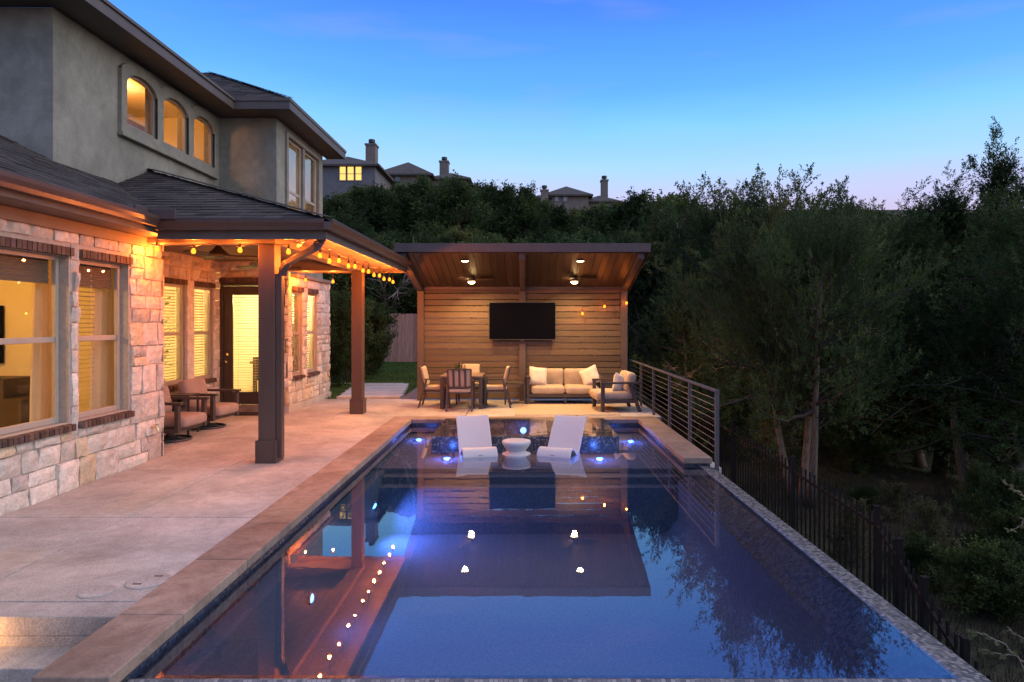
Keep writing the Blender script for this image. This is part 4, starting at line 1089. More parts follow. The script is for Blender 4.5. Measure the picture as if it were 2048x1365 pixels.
# ceiling fans
def fan(loc, label, drop, blade_l, lit, a0, nb=3, body='cone', hubr=0.11):
    o = thing('ceiling_fan', label, 'ceiling fan', loc, 0, 'ceiling fans')
    b = MB(); b.lathe([(0.06, 0.0), (0.05, -0.04), (0.018, -0.045), (0.018, -drop)], 14); b.build('rod', M_dark, o)
    b = MB()
    if body == 'cone': b.lathe([(0.025, -drop + 0.05), (0.06, -drop), (0.10, -drop - 0.04), (0.17, -drop - 0.10), (0.17, -drop - 0.125), (0.10, -drop - 0.14)], 22)
    else: b.lathe([(0.03, -drop + 0.02), (hubr, -drop - 0.01), (hubr, -drop - 0.07), (0.05, -drop - 0.085)], 20)
    b.build('motor', M_dark, o, smooth=False)
    zb = -drop - (0.115 if body == 'cone' else 0.035)
    for k in range(nb):
        a = a0 + 2 * math.pi * k / nb; d = Vector((math.cos(a), math.sin(a), 0)); s_ = Vector((-d.y, d.x, 0)); up = Vector((0, 0, 1))
        b = MB(); pts = []
        top = []; n = 8
        for i in range(n + 1):
            t = i / n; r_ = 0.12 + (blade_l - 0.12) * t; w = (0.045 + 0.03 * math.sin(math.pi * min(1, t * 0.9 + 0.1))) * (1 if t < 0.97 else 0.6)
            top.append((d * r_ + s_ * w + up * (zb + 0.014), d * r_ - s_ * w + up * (zb - 0.014)))
        vs = []
        for p, q in top: vs += [p, q, p + up * 0.008, q + up * 0.008]
        fs = []
        for i in range(n):
            j = 4 * i; l = j + 4
            fs += [(j, l, l + 1, j + 1), (j + 2, j + 3, l + 3, l + 2), (j, j + 2, l + 2, l), (j + 1, l + 1, l + 3, j + 3)]
        fs += [(0, 1, 3, 2), (4 * n, 4 * n + 2, 4 * n + 3, 4 * n + 1)]
        b._add(vs, fs); b.build('blade', M_slat if lit else M_dark, o)
    if lit:
        b = MB(); b.lathe([(0.075, -drop - 0.087), (0.065, -drop - 0.115), (0.03, -drop - 0.13)], 16); h = b.build('lens', M_lens, o, smooth=True)
        lamp('fan_lamp', 'SPOT', (0, 0, -drop - 0.15), 105, (1.0, 0.54, 0.19), h, 0.05, 165, 0.7)
    return o
fan((-1.17, 14.22, zc(14.22)), 'ceiling fan with a lit lamp under the left half of the pavilion', 0.02, 0.52, True, 0.05, hubr=0.08, body='disc')
fan((1.08, 14.22, zc(14.22)), 'ceiling fan with a lit lamp under the right half of the pavilion', 0.02, 0.52, True, 0.0, hubr=0.08, body='disc')
fan((-4.60, 9.75, 3.02), 'dark bell-shaped ceiling fan on the porch, nearer the stone corner', 0.11, 0.66, False, 0.25)
fan((-4.67, 11.6, 3.02), 'dark bell-shaped ceiling fan on the porch, deeper and half behind the post', 0.11, 0.66, False, 0.6)
# television
tv = thing('television', 'large black flat television mounted on the slatted pavilion wall', 'television', (-0.06, 14.83, 1.40))
b = MB(); b.box(-0.765, 0.765, -0.02, 0.025, 0.0, 0.86); b.build('bezel', M_bezel, tv, bevel=0.006)
b = MB(); b.box(-0.753, 0.753, -0.0225, -0.0201, 0.014, 0.848); b.build('screen', M_screen, tv)
b = MB(); b.box(-0.2, 0.2, 0.0255, 0.09, 0.25, 0.65); b.build('wall_mount', M_dark, tv)
b = MB(); b.box(-0.03, 0.03, -0.021, 0.0, -0.012, -0.001); b.build('sensor', M_bezel, tv)

# ------------------------------------------------------------------ string lights
def string(name, label, pts, bulbs, cat='string lights', power=32):
    o = thing(name, label, cat, pts[0], 0)
    b = MB(); path = []
    for p, q in zip(pts, pts[1:]):
        p = Vector(p); q = Vector(q); n = 7; sag = min(0.07, (q - p).length * 0.07)
        for i in range(n): t = i / n; path.append(p.lerp(q, t) - Vector((0, 0, sag * 4 * t * (1 - t))))
    path.append(Vector(pts[-1]))
    b.tube(path, 0.005, 5); b.build('cable', M_dark, o, True)
    for p in bulbs:
        p = Vector(p); near = min(path, key=lambda v: (Vector((v.x, v.y)) - Vector((p.x, p.y))).length)
        b = MB(); b.tube([(p.x, p.y, max(near.z, p.z + 0.06)), (p.x, p.y, p.z + 0.055)], 0.004, 5); b.tube([(p.x, p.y, p.z + 0.075), (p.x, p.y, p.z + 0.030)], 0.014, 8)
        s_ = b.build('socket', M_dark, o, True)
        b = MB(); b.lathe([(0.010, 0.034), (0.021, 0.018), (0.029, -0.004), (0.026, -0.026), (0.012, -0.038)], 12, tuple(p)); bb = b.build('bulb', M_bulb, s_, True, smooth=True); lamp('bulb_lamp', 'POINT', tuple(p), power, (1.0, 0.20, 0.022), bb, 0.02, world=True)
fb_ = [(314, 497, 8.28), (387, 502, 8.22), (480, 500, 8.22), (577, 503, 8.22)]
sb_ = [(640, 511), (659, 522), (678, 521), (697, 532), (710, 533), (726, 541), (737, 543), (748, 550), (759, 551), (768, 558), (779, 559), (786, 564)]
B1 = [apt(*q) for q in fb_]
XS = -2.72
B2 = [apt(px, py, XS * F / (px - 1050)) for px, py in sb_]
for p in B1: p.z = min(p.z, 2.74)
hang = [Vector((B1[0].x, 8.28, 2.81)), Vector((-4.0, 8.22, 2.80)), Vector((-3.4, 8.22, 2.80)), Vector((XS, 8.25, 2.86))] + [Vector((XS, y, 2.85 - 0.0 * y)) for y in (9.2, 10.2, 11.2, 12.2, 13.25)]
string('string_lights', 'string of warm bulbs hung along the front and pool side of the porch eave', hang, B1 + B2)
string('string_lights', 'pair of warm bulbs hung at the back edge of the porch roof', [(-4.65, 13.2, 2.88), (-4.46, 13.2, 2.84), (-3.9, 13.2, 2.84), (-2.75, 13.25, 2.86)], [apt(611, 560, 13.2), apt(666, 563, 13.2)], power=60)
string('string_lights', 'three warm bulbs trailing from the right post of the pavilion', [(2.36, 14.86, 2.5), (2.31, 14.78, 2.36), (1.82, 14.80, 2.30), (1.31, 14.86, 2.16)], [apt(1253, 606, 14.75), apt(1209, 613, 14.78), apt(1165, 627, 14.80)], power=3.5)
# ------------------------------------------------------------------ furniture
def rotz(a): return Matrix.Rotation(a, 3, 'Z')
# pool loungers
def lounger(loc, rz, label):
    o = thing('pool_lounger', label, 'lounger', loc, rz, 'in-pool loungers')
    # side profile: forward (local -Y) distance s from the front, height above the water
    prof = [(0.0, -0.145), (0.005, -0.06), (0.03, 0.03), (0.09, 0.095), (0.17, 0.118), (0.25, 0.10), (0.33, 0.045), (0.40, -0.005), (0.455, -0.012), (0.51, 0.03),
            (0.57, 0.10), (0.64, 0.19), (0.72, 0.29), (0.80, 0.37), (0.875, 0.435), (0.93, 0.475)]
    th = 0.034; n = len(prof); w = 0.25; ts = []
    P = [Vector((0, s_, z)) for s_, z in prof]
    vs = []; fs = []
    NW = 8
    for i, p in enumerate(P):
        t = (P[min(i + 1, n - 1)] - P[max(0, i - 1)]).normalized(); nrm = Vector((0, -t.z, t.y))
        if nrm.z < 0 and i > 2: nrm = nrm
        back = i / (n - 1)
        for k in range(NW + 1):
            x = -w + 2 * w * k / NW; dish = -0.018 * (1 - (x / w) ** 2) * (1 if i > 8 else 0.3)
            vs.append(p + Vector((x, 0, 0)) + nrm * dish)
        for k in range(NW + 1):
            x = -w + 2 * w * k / NW; dish = -0.018 * (1 - (x / w) ** 2) * (1 if i > 8 else 0.3)
            vs.append(p + Vector((x, 0, 0)) + nrm * (dish - th))
    S = 2 * (NW + 1)
    for i in range(n - 1):
        for k in range(NW):
            fs.append((i * S + k, i * S + k + 1, (i + 1) * S + k + 1, (i + 1) * S + k))
            a = NW + 1 + k; fs.append((i * S + a + 1, i * S + a, (i + 1) * S + a, (i + 1) * S + a + 1))
        fs.append((i * S, (i + 1) * S, (i + 1) * S + NW + 1, i * S + NW + 1)); fs.append(((i + 1) * S + NW, i * S + NW, i * S + 2 * NW + 1, (i + 1) * S + 2 * NW + 1))
    for i in (0, n - 1):
        for k in range(NW): fs.append((i * S + k, i * S + k + 1, i * S + NW + 2 + k, i * S + NW + 1 + k) if i else (i * S + k + 1, i * S + k, i * S + NW + 1 + k, i * S + NW + 2 + k))
    b = MB(); b._add(vs, fs); sb = b.build('shell', M_white, o, smooth=True, bevel=0.01)
    s2 = sb.modifiers.new('Subdivision', 'SUBSURF'); s2.levels = 1; s2.render_levels = 2
    sb.modifiers.move(1, 0) if False else None
    # skirt that carries the seat on the shelf
    b = MB(); b.box(-w + 0.03, w - 0.03, 0.10, 0.62, ZSH - WZ_ , -0.03); b.build('base', M_white, o, bevel=0.01)
    b = MB(); b.tube([(-0.03, -0.004, 0.03), (0.0, -0.001, 0.034), (0.03, -0.004, 0.03)], 0.004, 6); b.build('drain_slot', M_bezel, o)
    return o
def lounger_at(fx, fy, bx, by, label):
    d = Vector((bx - fx, by - fy, 0)); rz = math.atan2(d.y, d.x) - math.pi / 2
    return lounger((fx, fy, WZ_), rz, label)
lounger_at(-0.62, 9.13, -0.80, 9.95, 'white in-pool lounger on the shelf, left of the little table')
lounger_at(0.385, 9.13, 0.69, 9.95, 'white in-pool lounger on the shelf, right of the little table')
o = thing('pool_table', 'round white hourglass side table standing between the two pool loungers', 'table', (-0.125, 9.40, ZSH))
b = MB(); b.lathe([(0.0, 0.335), (0.175, 0.335), (0.20, 0.33), (0.208, 0.312), (0.203, 0.285), (0.175, 0.24), (0.142, 0.20), (0.135, 0.185)], 40, cap=False); b.build('table_top', M_white, o, smooth=True)
b = MB(); b.lathe([(0.135, 0.185), (0.145, 0.172), (0.18, 0.155), (0.205, 0.146), (0.212, 0.13), (0.205, 0.0)], 40, cap=False); b.build('base', M_white, o, smooth=True)

# dining set
def dining_chair(loc, rz, label):
    """faces local -Y ... the sitter looks along +Y"""
    o = thing('dining_chair', label, 'chair', loc, rz, 'dining chairs round the patio table')
    w = 0.255
    for sx in (-1, 1):
        x = sx * w
        b = MB(); b.bar((x, 0.24, 0.0), (x, 0.22, 0.60), 0.036, 0.036); b.build('leg', M_frameF, o, bevel=0.003)
        b = MB(); b.bar((x, -0.30, 0.0), (x, -0.13, 0.60), 0.036, 0.036); b.build('leg', M_frameF, o, bevel=0.003)
        b = MB(); b.box(x - 0.024, x + 0.024, -0.17, 0.26, 0.60, 0.622); b.build('armrest', M_frameF, o, bevel=0.004)
        b = MB(); b.bar((x * 0.93, -0.17, 0.36), (x * 0.93, -0.29, 0.86), 0.03, 0.026); b.build('back_rail', M_frameF, o, bevel=0.003)
    b = MB(); b.box(-w + 0.02, w - 0.02, -0.20, 0.235, 0.345, 0.372); b.build('seat_frame', M_frameF, o, bevel=0.004)
    b = MB()
    b.bar((-w * 0.93 + 0.016, -0.288, 0.85), (w * 0.93 - 0.016, -0.288, 0.85), 0.026, 0.03); b.bar((-w * 0.93 + 0.016, -0.199, 0.475), (w * 0.93 - 0.016, -0.199, 0.475), 0.026, 0.03)
    for k in (-1, 0, 1): b.bar((k * 0.118, -0.203, 0.49), (k * 0.118, -0.285, 0.836), 0.044, 0.012)
    b.build('back_slats', M_frameF, o, bevel=0.003)
    m = Matrix.Rotation(math.atan2(0.10, 0.42), 3, 'X')
    b = MB(); b.cushion((0, 0.02, 0.412), (0.45, 0.46, 0.075), 0.034, 0.25); b.build('seat_cushion', M_cushion, o, smooth=True)
    b = MB(); b.cushion((0, -0.195, 0.665), (0.44, 0.06, 0.40), 0.028, 0.3, m); b.build('back_cushion', M_cushion, o, smooth=True)
    return o
TX, TY = -1.32, 13.87
o = thing('dining_table', 'square dark metal dining table with four thick legs under the pavilion', 'table', (TX, TY, 0))
b = MB(); b.box(-0.44, 0.44, -0.43, 0.43, 0.655, 0.69); b.build('table_top', material('table_top_paint', (0.16, 0.12, 0.095), (0.21, 0.16, 0.125), 0.35, nscale=8), o, bevel=0.005)
for sx in (-1, 1):
    for sy in (-1, 1):
        b = MB(); b.box(sx * 0.40 - 0.036, sx * 0.40 + 0.036, sy * 0.39 - 0.036, sy * 0.39 + 0.036, 0, 0.6545); b.build('leg', M_frameF, o, bevel=0.004)
b = MB(); b.box(-0.363, 0.363, -0.405, -0.375, 0.59, 0.654); b.box(-0.363, 0.363, 0.375, 0.405, 0.59, 0.654); b.box(-0.415, -0.385, -0.353, 0.353, 0.59, 0.654); b.box(0.385, 0.415, -0.353, 0.353, 0.59, 0.654); b.build('apron', M_frameF, o)
dining_chair((-1.325, 13.37, 0), 0.0, 'dining chair with its slatted back to the pool, in front of the table')
dining_chair((-1.93, 13.86, 0), -math.pi / 2, 'dining chair at the left of the table, nearest the pavilion corner post')
dining_chair((-0.60, 13.86, 0), math.pi / 2, 'dining chair at the right of the table, beside the small end table')
dining_chair((-1.24, 14.42, 0), math.pi, 'dining chair behind the table with its cushion facing the pool')
o = thing('centrepiece', 'low bowl with dried flowers on the dining table', 'plant', (-1.40, 13.90, 0.691))
b = MB(); b.lathe([(0.05, 0.0), (0.09, 0.02), (0.115, 0.06), (0.108, 0.06), (0.08, 0.03)], 18); b.build('bowl', M_mortar, o, smooth=True)
b = MB(); rg = random.Random(2)
for k in range(150):
    a = rg.uniform(0, 6.28); e = rg.uniform(0.2, 1.5); d = Vector((math.cos(a) * math.cos(e), math.sin(a) * math.cos(e), math.sin(e))); p = Vector((0, 0, 0.04)) + d * rg.uniform(0.06, 0.17); s_ = d.orthogonal().normalized() * 0.011
    b.poly([p, p + d * 0.025 + s_, p + d * 0.055, p + d * 0.025 - s_])
b.build('dried_flowers', M_leafP, o)

# loveseat
o = thing('loveseat', 'two-seat patio sofa with beige cushions against the slat wall', 'sofa', (0.88, 14.58, 0))
W = 0.84
for sx in (-1, 1):
    x = sx * (W - 0.03)
    for y in (-0.36, 0.34):
        b = MB(); b.box(x - 0.035, x + 0.035, y - 0.03, y + 0.03, 0, 0.57); b.build('leg', M_frameF, o, bevel=0.004)
    b = MB(); b.box(x - 0.045, x + 0.045, -0.40, 0.37, 0.571, 0.605); b.build('armrest', M_frameF, o, bevel=0.005)
b = MB(); b.box(-W + 0.066, W - 0.066, -0.385, -0.35, 0.16, 0.23); b.box(-W + 0.066, W - 0.066, 0.32, 0.35, 0.16, 0.58); b.box(-W + 0.066, W - 0.066, -0.349, 0.319, 0.19, 0.215); b.box(-0.02, 0.02, -0.38, -0.34, 0, 0.159); b.build('seat_frame', M_frameF, o, bevel=0.004)
for sx in (-1, 1):
    b = MB(); b.cushion((sx * 0.375, -0.05, 0.312), (0.74, 0.70, 0.165), 0.055, 0.10); b.build('seat_cushion', M_cushion, o, smooth=True)
    m = Matrix.Rotation(0.16, 3, 'X')
    b = MB(); b.cushion((sx * 0.37, 0.235, 0.555), (0.735, 0.15, 0.39), 0.06, 0.18, m); b.build('back_cushion', M_cushion, o, smooth=True)
def pillow(loc, rot, size, label, mat=None):
    o = thing('throw_pillow', label, 'pillow', loc, 0, 'throw pillows')
    n = 12; vs = []; fs = []; m = Euler(rot).to_matrix()
    for sd in (1, -1):
        for j in range(n + 1):
            for i in range(n + 1):
                u = -1 + 2 * i / n; v = -1 + 2 * j / n
                t = 0.075 * ((1 - u ** 4) * (1 - v ** 4)) ** 0.5 + 0.006 * math.sin(7 * u + 3 * v) * (1 - u * u) * (1 - v * v)
                pin = 1 - 0.07 * (1 - abs(u * v)) * max(abs(u), abs(v)) ** 2
                vs.append(m @ Vector((u * size / 2 * pin, sd * t, v * size / 2 * pin)))
    N2 = (n + 1) ** 2
    for j in range(n):
        for i in range(n):
            a = j * (n + 1) + i
            fs.append((a, a + 1, a + n + 2, a + n + 1)); fs.append((N2 + a + 1, N2 + a, N2 + a + n + 1, N2 + a + n + 2))
    b = MB(); b._add(vs, fs); b.build('cover', mat or M_pillow, o, smooth=True)
    e = MB(); pts = []
    for k in range(4):
        for i in range(n):
            u, v = [(-1 + 2 * i / n, -1), (1, -1 + 2 * i / n), (1 - 2 * i / n, 1), (-1, 1 - 2 * i / n)][k]
            pin = 1 - 0.07 * (1 - abs(u * v)); pts.append(m @ Vector((u * size / 2 * pin, 0, v * size / 2 * pin)))
    pts.append(pts[0]); e.tube(pts, 0.006, 6, cap=False); e.build('piping', mat or M_pillow, o, smooth=True)
    return o
pillow((0.29, 14.50, 0.60), (-0.28, 0.10, 0.15), 0.40, 'square throw pillow at the left end of the loveseat')
pillow((1.45, 14.50, 0.60), (-0.30, -0.42, -0.25), 0.40, 'square throw pillow leaning at the right end of the loveseat')
# armchair facing left
o = thing('patio_armchair', 'dark-framed patio armchair with beige cushions seen from its side by the railing', 'armchair', (1.86, 13.42, 0), 0.10)
for sy in (-1, 1):
    y = sy * 0.41
    b = MB(); b.box(-0.385, -0.315, y - 0.03, y + 0.03, 0, 0.565); b.build('leg', M_frameF, o, bevel=0.005)
    b = MB(); b.bar((0.41, y, 0.0), (0.20, y, 0.565), 0.06, 0.07); b.build('leg', M_frameF, o, bevel=0.005)
    b = MB(); b.box(-0.395, 0.44, y - 0.04, y + 0.04, 0.566, 0.605); b.build('armrest', M_frameF, o, bevel=0.006)
    b = MB(); b.box(-0.314, 0.30, y - 0.02, y + 0.02, 0.18, 0.245); b.build('side_rail', M_frameF, o, bevel=0.004)
b = MB(); b.box(-0.37, -0.33, -0.379, 0.379, 0.18, 0.24); b.box(-0.329, 0.30, -0.375, 0.375, 0.195, 0.22); b.box(0.30, 0.34, -0.38, 0.38, 0.20, 0.57); b.build('seat_frame', M_frameF, o, bevel=0.004)
b = MB(); b.cushion((-0.09, 0, 0.315), (0.78, 0.74, 0.18), 0.07, 0.12); b.build('seat_cushion', M_cushion, o, smooth=True)
m = Matrix.Rotation(0.22, 3, 'Y')
b = MB(); b.cushion((0.24, 0, 0.58), (0.19, 0.73, 0.42), 0.08, 0.2, m); b.build('back_cushion', M_cushion, o, smooth=True)
pillow((1.93, 13.28, 0.55), (0.0, 0.28, math.pi / 2 - 0.75), 0.38, 'square throw pillow on the armchair by the railing')
# end table
o = thing('end_table', 'small low dark end table between the dining chairs and the loveseat', 'table', (-0.22, 14.42, 0))
b = MB(); b.box(-0.23, 0.23, -0.23, 0.23, 0.445, 0.47); b.build('table_top', M_frameF, o, bevel=0.004)
for sx in (-1, 1):
    for sy in (-1, 1):
        b = MB(); b.box(sx * 0.212 - 0.016, sx * 0.212 + 0.016, sy * 0.212 - 0.016, sy * 0.212 + 0.016, 0, 0.4445); b.build('leg', M_frameF, o)
b = MB(); b.box(-0.2, 1.85, 12.56, 14.30, 0.003, 0.012); rug = b.build('rug', M_rug, None); tag(rug, 'large tan striped outdoor rug under the loveseat and armchair', 'rug')
b = MB(); b.box(-6.02, -5.16, 12.52, 12.90, 0.003, 0.018); rug = b.build('door_mat', M_mat, None, bevel=0.004); tag(rug, 'dark door mat in front of the porch door', 'mat')
# swivel lounge chairs on the porch (face +X)
def swivel(loc, rz, label):
    o = thing('swivel_chair', label, 'chair', loc, rz, 'swivel lounge chairs on the porch')
    b = MB(); pts = [(0.29 * math.cos(2 * math.pi * k / 32), 0.29 * math.sin(2 * math.pi * k / 32), 0.018) for k in range(33)]; b.tube(pts, 0.018, 8, cap=False)
    b.bar((-0.28, 0, 0.022), (0.28, 0, 0.022), 0.03, 0.02); b.bar((0, -0.28, 0.0225), (0, 0.28, 0.0225), 0.03, 0.02); b.build('ring_base', M_frameF, o, smooth=False)
    b = MB(); b.lathe([(0.11, 0.03), (0.06, 0.07), (0.05, 0.15), (0.12, 0.17)], 16); b.build('swivel_post', M_frameF, o)
    for sy in (-1, 1):
        y = sy * 0.36
        b = MB(); b.box(0.30, 0.36, y - 0.035, y + 0.035, 0.17, 0.58); b.box(-0.36, -0.30, y - 0.035, y + 0.035, 0.17, 0.58); b.box(-0.37, 0.40, y - 0.04, y + 0.04, 0.581, 0.62); b.box(-0.299, 0.299, y - 0.03, y + 0.03, 0.17, 0.23); b.build('arm_frame', M_frameF, o, bevel=0.005)
    b = MB(); b.box(-0.33, 0.33, -0.324, 0.324, 0.172, 0.225); b.box(-0.36, -0.33, -0.324, 0.324, 0.23, 0.60); b.build('seat_frame', M_frameF, o, bevel=0.004)
    b = MB(); b.cushion((0.05, 0, 0.315), (0.76, 0.63, 0.17), 0.07, 0.12); b.build('seat_cushion', M_taupe, o, smooth=True)
    b = MB(); b.cushion((-0.24, 0, 0.60), (0.17, 0.62, 0.46), 0.075, 0.2, Matrix.Rotation(-0.20, 3, 'Y')); b.build('back_cushion', M_taupe, o, smooth=True)
    return o
swivel((-5.42, 9.93, 0), -0.05, 'taupe swivel lounge chair nearest the stone corner, mostly hidden by it')
swivel((-5.45, 11.13, 0), -0.10, 'taupe swivel lounge chair nearest the porch door')
o = thing('side_table', 'low dark side table between the two swivel chairs', 'table', (-5.62, 10.52, 0))
b = MB(); b.box(-0.27, 0.27, -0.17, 0.17, 0.615, 0.64); b.build('table_top', M_frameF, o, bevel=0.004)
for sx in (-1, 1):
    for sy in (-1, 1):
        b = MB(); b.box(sx * 0.25 - 0.014, sx * 0.25 + 0.014, sy * 0.15 - 0.014, sy * 0.15 + 0.014, 0, 0.6145); b.build('leg', M_frameF, o)
# ------------------------------------------------------------------ terrain
def sst(a, b, x):
    t = np.clip((x - a) / (b - a), 0, 1); return t * t * (3 - 2 * t)
def hz(x, y):
    x = np.asarray(x, float); y = np.asarray(y, float)
    hill = 12.3 * np.clip((y - 26) / 36, 0, 1) ** 1.5 + np.clip(y - 62, 0, 60) * 0.02
    hill = hill - np.clip(y - 125, 0, 300) * 0.05
    left = -0.03 + 0.30 * sst(16.5, 24.0, y)
    right = -1.32 - 0.9 * sst(5.5, 14.0, x) * (1 - sst(12, 26, y)) + 0.0015 * y + 0.10 * np.sin(x * 1.1 + 0.4) * np.sin(y * 0.9) * sst(3.2, 5, x)
    r = sst(2.15, 2.5, x) * (1 - sst(22, 34, y)) 
    r = np.where(y > 15.5, sst(2.62, 2.62 + 2.5, x) * (1 - sst(22, 34, y)), r)
    base = left * (1 - r) + right * r
    # dug out under the pool and in front of it
    pit = sst(-4.7, -4.6, x) * (1 - sst(2.58, 2.66, x)) * (1 - sst(14.9, 15.1, y))
    base = base * (1 - pit) + (-1.7) * pit
    near = (1 - sst(2.6, 3.2, y)) * (1 - pit)
    base = base * (1 - near) + np.minimum(base, -1.3) * near
    return base + hill
def zt(x, y): return float(hz(x, y))
def terrain():
    xs = np.unique(np.concatenate([np.linspace(-220, -30, 24), np.linspace(-30, -6, 25), np.linspace(-6, 14, 101), np.linspace(14, 40, 40), np.linspace(40, 260, 28), np.array([2.58, 2.62, 2.66, 2.75, 2.9])]))
    ys = np.unique(np.concatenate([np.linspace(-40, 0, 12), np.linspace(0, 30, 121), np.linspace(30, 80, 70), np.linspace(80, 420, 40)]))
    X, Y = np.meshgrid(xs, ys); Z = hz(X, Y)
    nx, ny = len(xs), len(ys)
    v = np.stack([X.ravel(), Y.ravel(), Z.ravel()], 1)
    i = np.arange(nx * ny).reshape(ny, nx)
    f = np.stack([i[:-1, :-1], i[:-1, 1:], i[1:, 1:], i[1:, :-1]], -1).reshape(-1, 4)
    me = bpy.data.meshes.new('ground'); me.from_pydata(v.tolist(), [], f.tolist()); me.update(); me.polygons.foreach_set('use_smooth', [True] * len(me.polygons))
    me.materials.append(M_earth); o = bpy.data.objects.new('ground', me); COL.objects.link(o); o['kind'] = 'structure'
terrain()
def draped(name, poly_fn, x0, x1, y0, y1, n, m, mat, lift):
    xs = np.linspace(x0, x1, n); ys = np.linspace(y0, y1, m); b = MB(); vs = []
    for y in ys:
        for x in xs: vs.append((x, y, zt(x, y) + lift))
    b._add(vs, [(j * n + i, j * n + i + 1, (j + 1) * n + i + 1, (j + 1) * n + i) for j in range(m - 1) for i in range(n - 1)])
    return b.build(name, mat, None, smooth=True, kind='structure')
draped('lawn', None, -14, 2.5, 15.3, 24.6, 40, 40, M_lawn, 0.012)
draped('gravel_bed', None, -2.95, 2.55, 15.26, 18.3, 24, 16, M_gravel, 0.03)
b = MB(); b.box(-9, -3.5, 18.62, 18.74, -0.05, 0.05); b.build('lawn_kerb', M_concrete2, None, bevel=0.01, kind='structure')
for i in range(5):
    y = 15.36 + i * 0.67; x = -3.68 - 0.085 * i
    b = MB(); b.box(x - 0.78, x + 0.72, y, y + 0.60, -0.05, 0.045); b.build('path', M_concrete2, None, bevel=0.012, kind='structure')

def mesh_np(name, V, Fc, mat, col=None, smooth=False):
    me = bpy.data.meshes.new(name)
    nv = len(V); nf, k = Fc.shape
    me.vertices.add(nv); me.vertices.foreach_set('co', np.ascontiguousarray(V, np.float32).ravel())
    me.loops.add(nf * k); me.loops.foreach_set('vertex_index', np.ascontiguousarray(Fc, np.int32).ravel())
    me.polygons.add(nf); me.polygons.foreach_set('loop_start', np.arange(0, nf * k, k, dtype=np.int32)); 
    me.update(calc_edges=True)
    if smooth: me.polygons.foreach_set('use_smooth', [True] * nf)
    c = np.ones((nv, 4), np.float32)
    if col is not None: c[:, :3] = col
    ca = me.color_attributes.new('Col', 'FLOAT_COLOR', 'POINT'); ca.data.foreach_set('color', c.ravel())
    me.materials.append(mat); return me

def blades(name, n, rg, area, h, w, mat, lift=0.0, keep=None):
    x = rg.uniform(area[0], area[1], n); y = rg.uniform(area[2], area[3], n)
    if keep is not None:
        k = keep(x, y); x, y = x[k], y[k]; n = len(x)
    z = hz(x, y) + lift; a = rg.uniform(0, 6.283, n); hh = h * rg.uniform(0.5, 1.4, n); ww = w * rg.uniform(0.6, 1.3, n)
    lean = rg.normal(0, 0.35, (n, 2)) * hh[:, None]
    d = np.stack([np.cos(a), np.sin(a)], 1) * ww[:, None]
    V = np.zeros((n, 3, 3)); V[:, 0, 0] = x - d[:, 0]; V[:, 0, 1] = y - d[:, 1]; V[:, 0, 2] = z; V[:, 1, 0] = x + d[:, 0]; V[:, 1, 1] = y + d[:, 1]; V[:, 1, 2] = z
    V[:, 2, 0] = x + lean[:, 0]; V[:, 2, 1] = y + lean[:, 1]; V[:, 2, 2] = z + hh
    me = mesh_np(name, V.reshape(-1, 3), np.arange(n * 3).reshape(n, 3), mat)
    o = bpy.data.objects.new(name, me); COL.objects.link(o); o['kind'] = 'stuff'; return o
nr = np.random.default_rng(11)
onlawn = lambda x, y: ~((x > -3.0) & (y < 18.35)) & ~((np.abs(x + 3.68 + 0.085 * (y - 15.36) / 0.67) < 0.78) & (y < 18.62)) & ~((y > 18.6) & (y < 18.76))
o = blades('lawn_grass', 60000, nr, (-6.5, 2.4, 15.3, 24.4), 0.055, 0.010, M_grass, 0.01, onlawn); tag(o, 'short green lawn grass between the patio and the wooden fence', 'grass')
o = blades('wild_grass', 60000, nr, (2.75, 9.5, 3.0, 15.0), 0.12, 0.004, M_wildgrass, 0.0, lambda x, y: (np.sin(x * 1.7 + 1) * np.sin(y * 1.3) + nr.uniform(-0.9, 0.9, len(x))) > -0.15); tag(o, 'dry wild grass on the dark slope beyond the iron fence', 'grass')

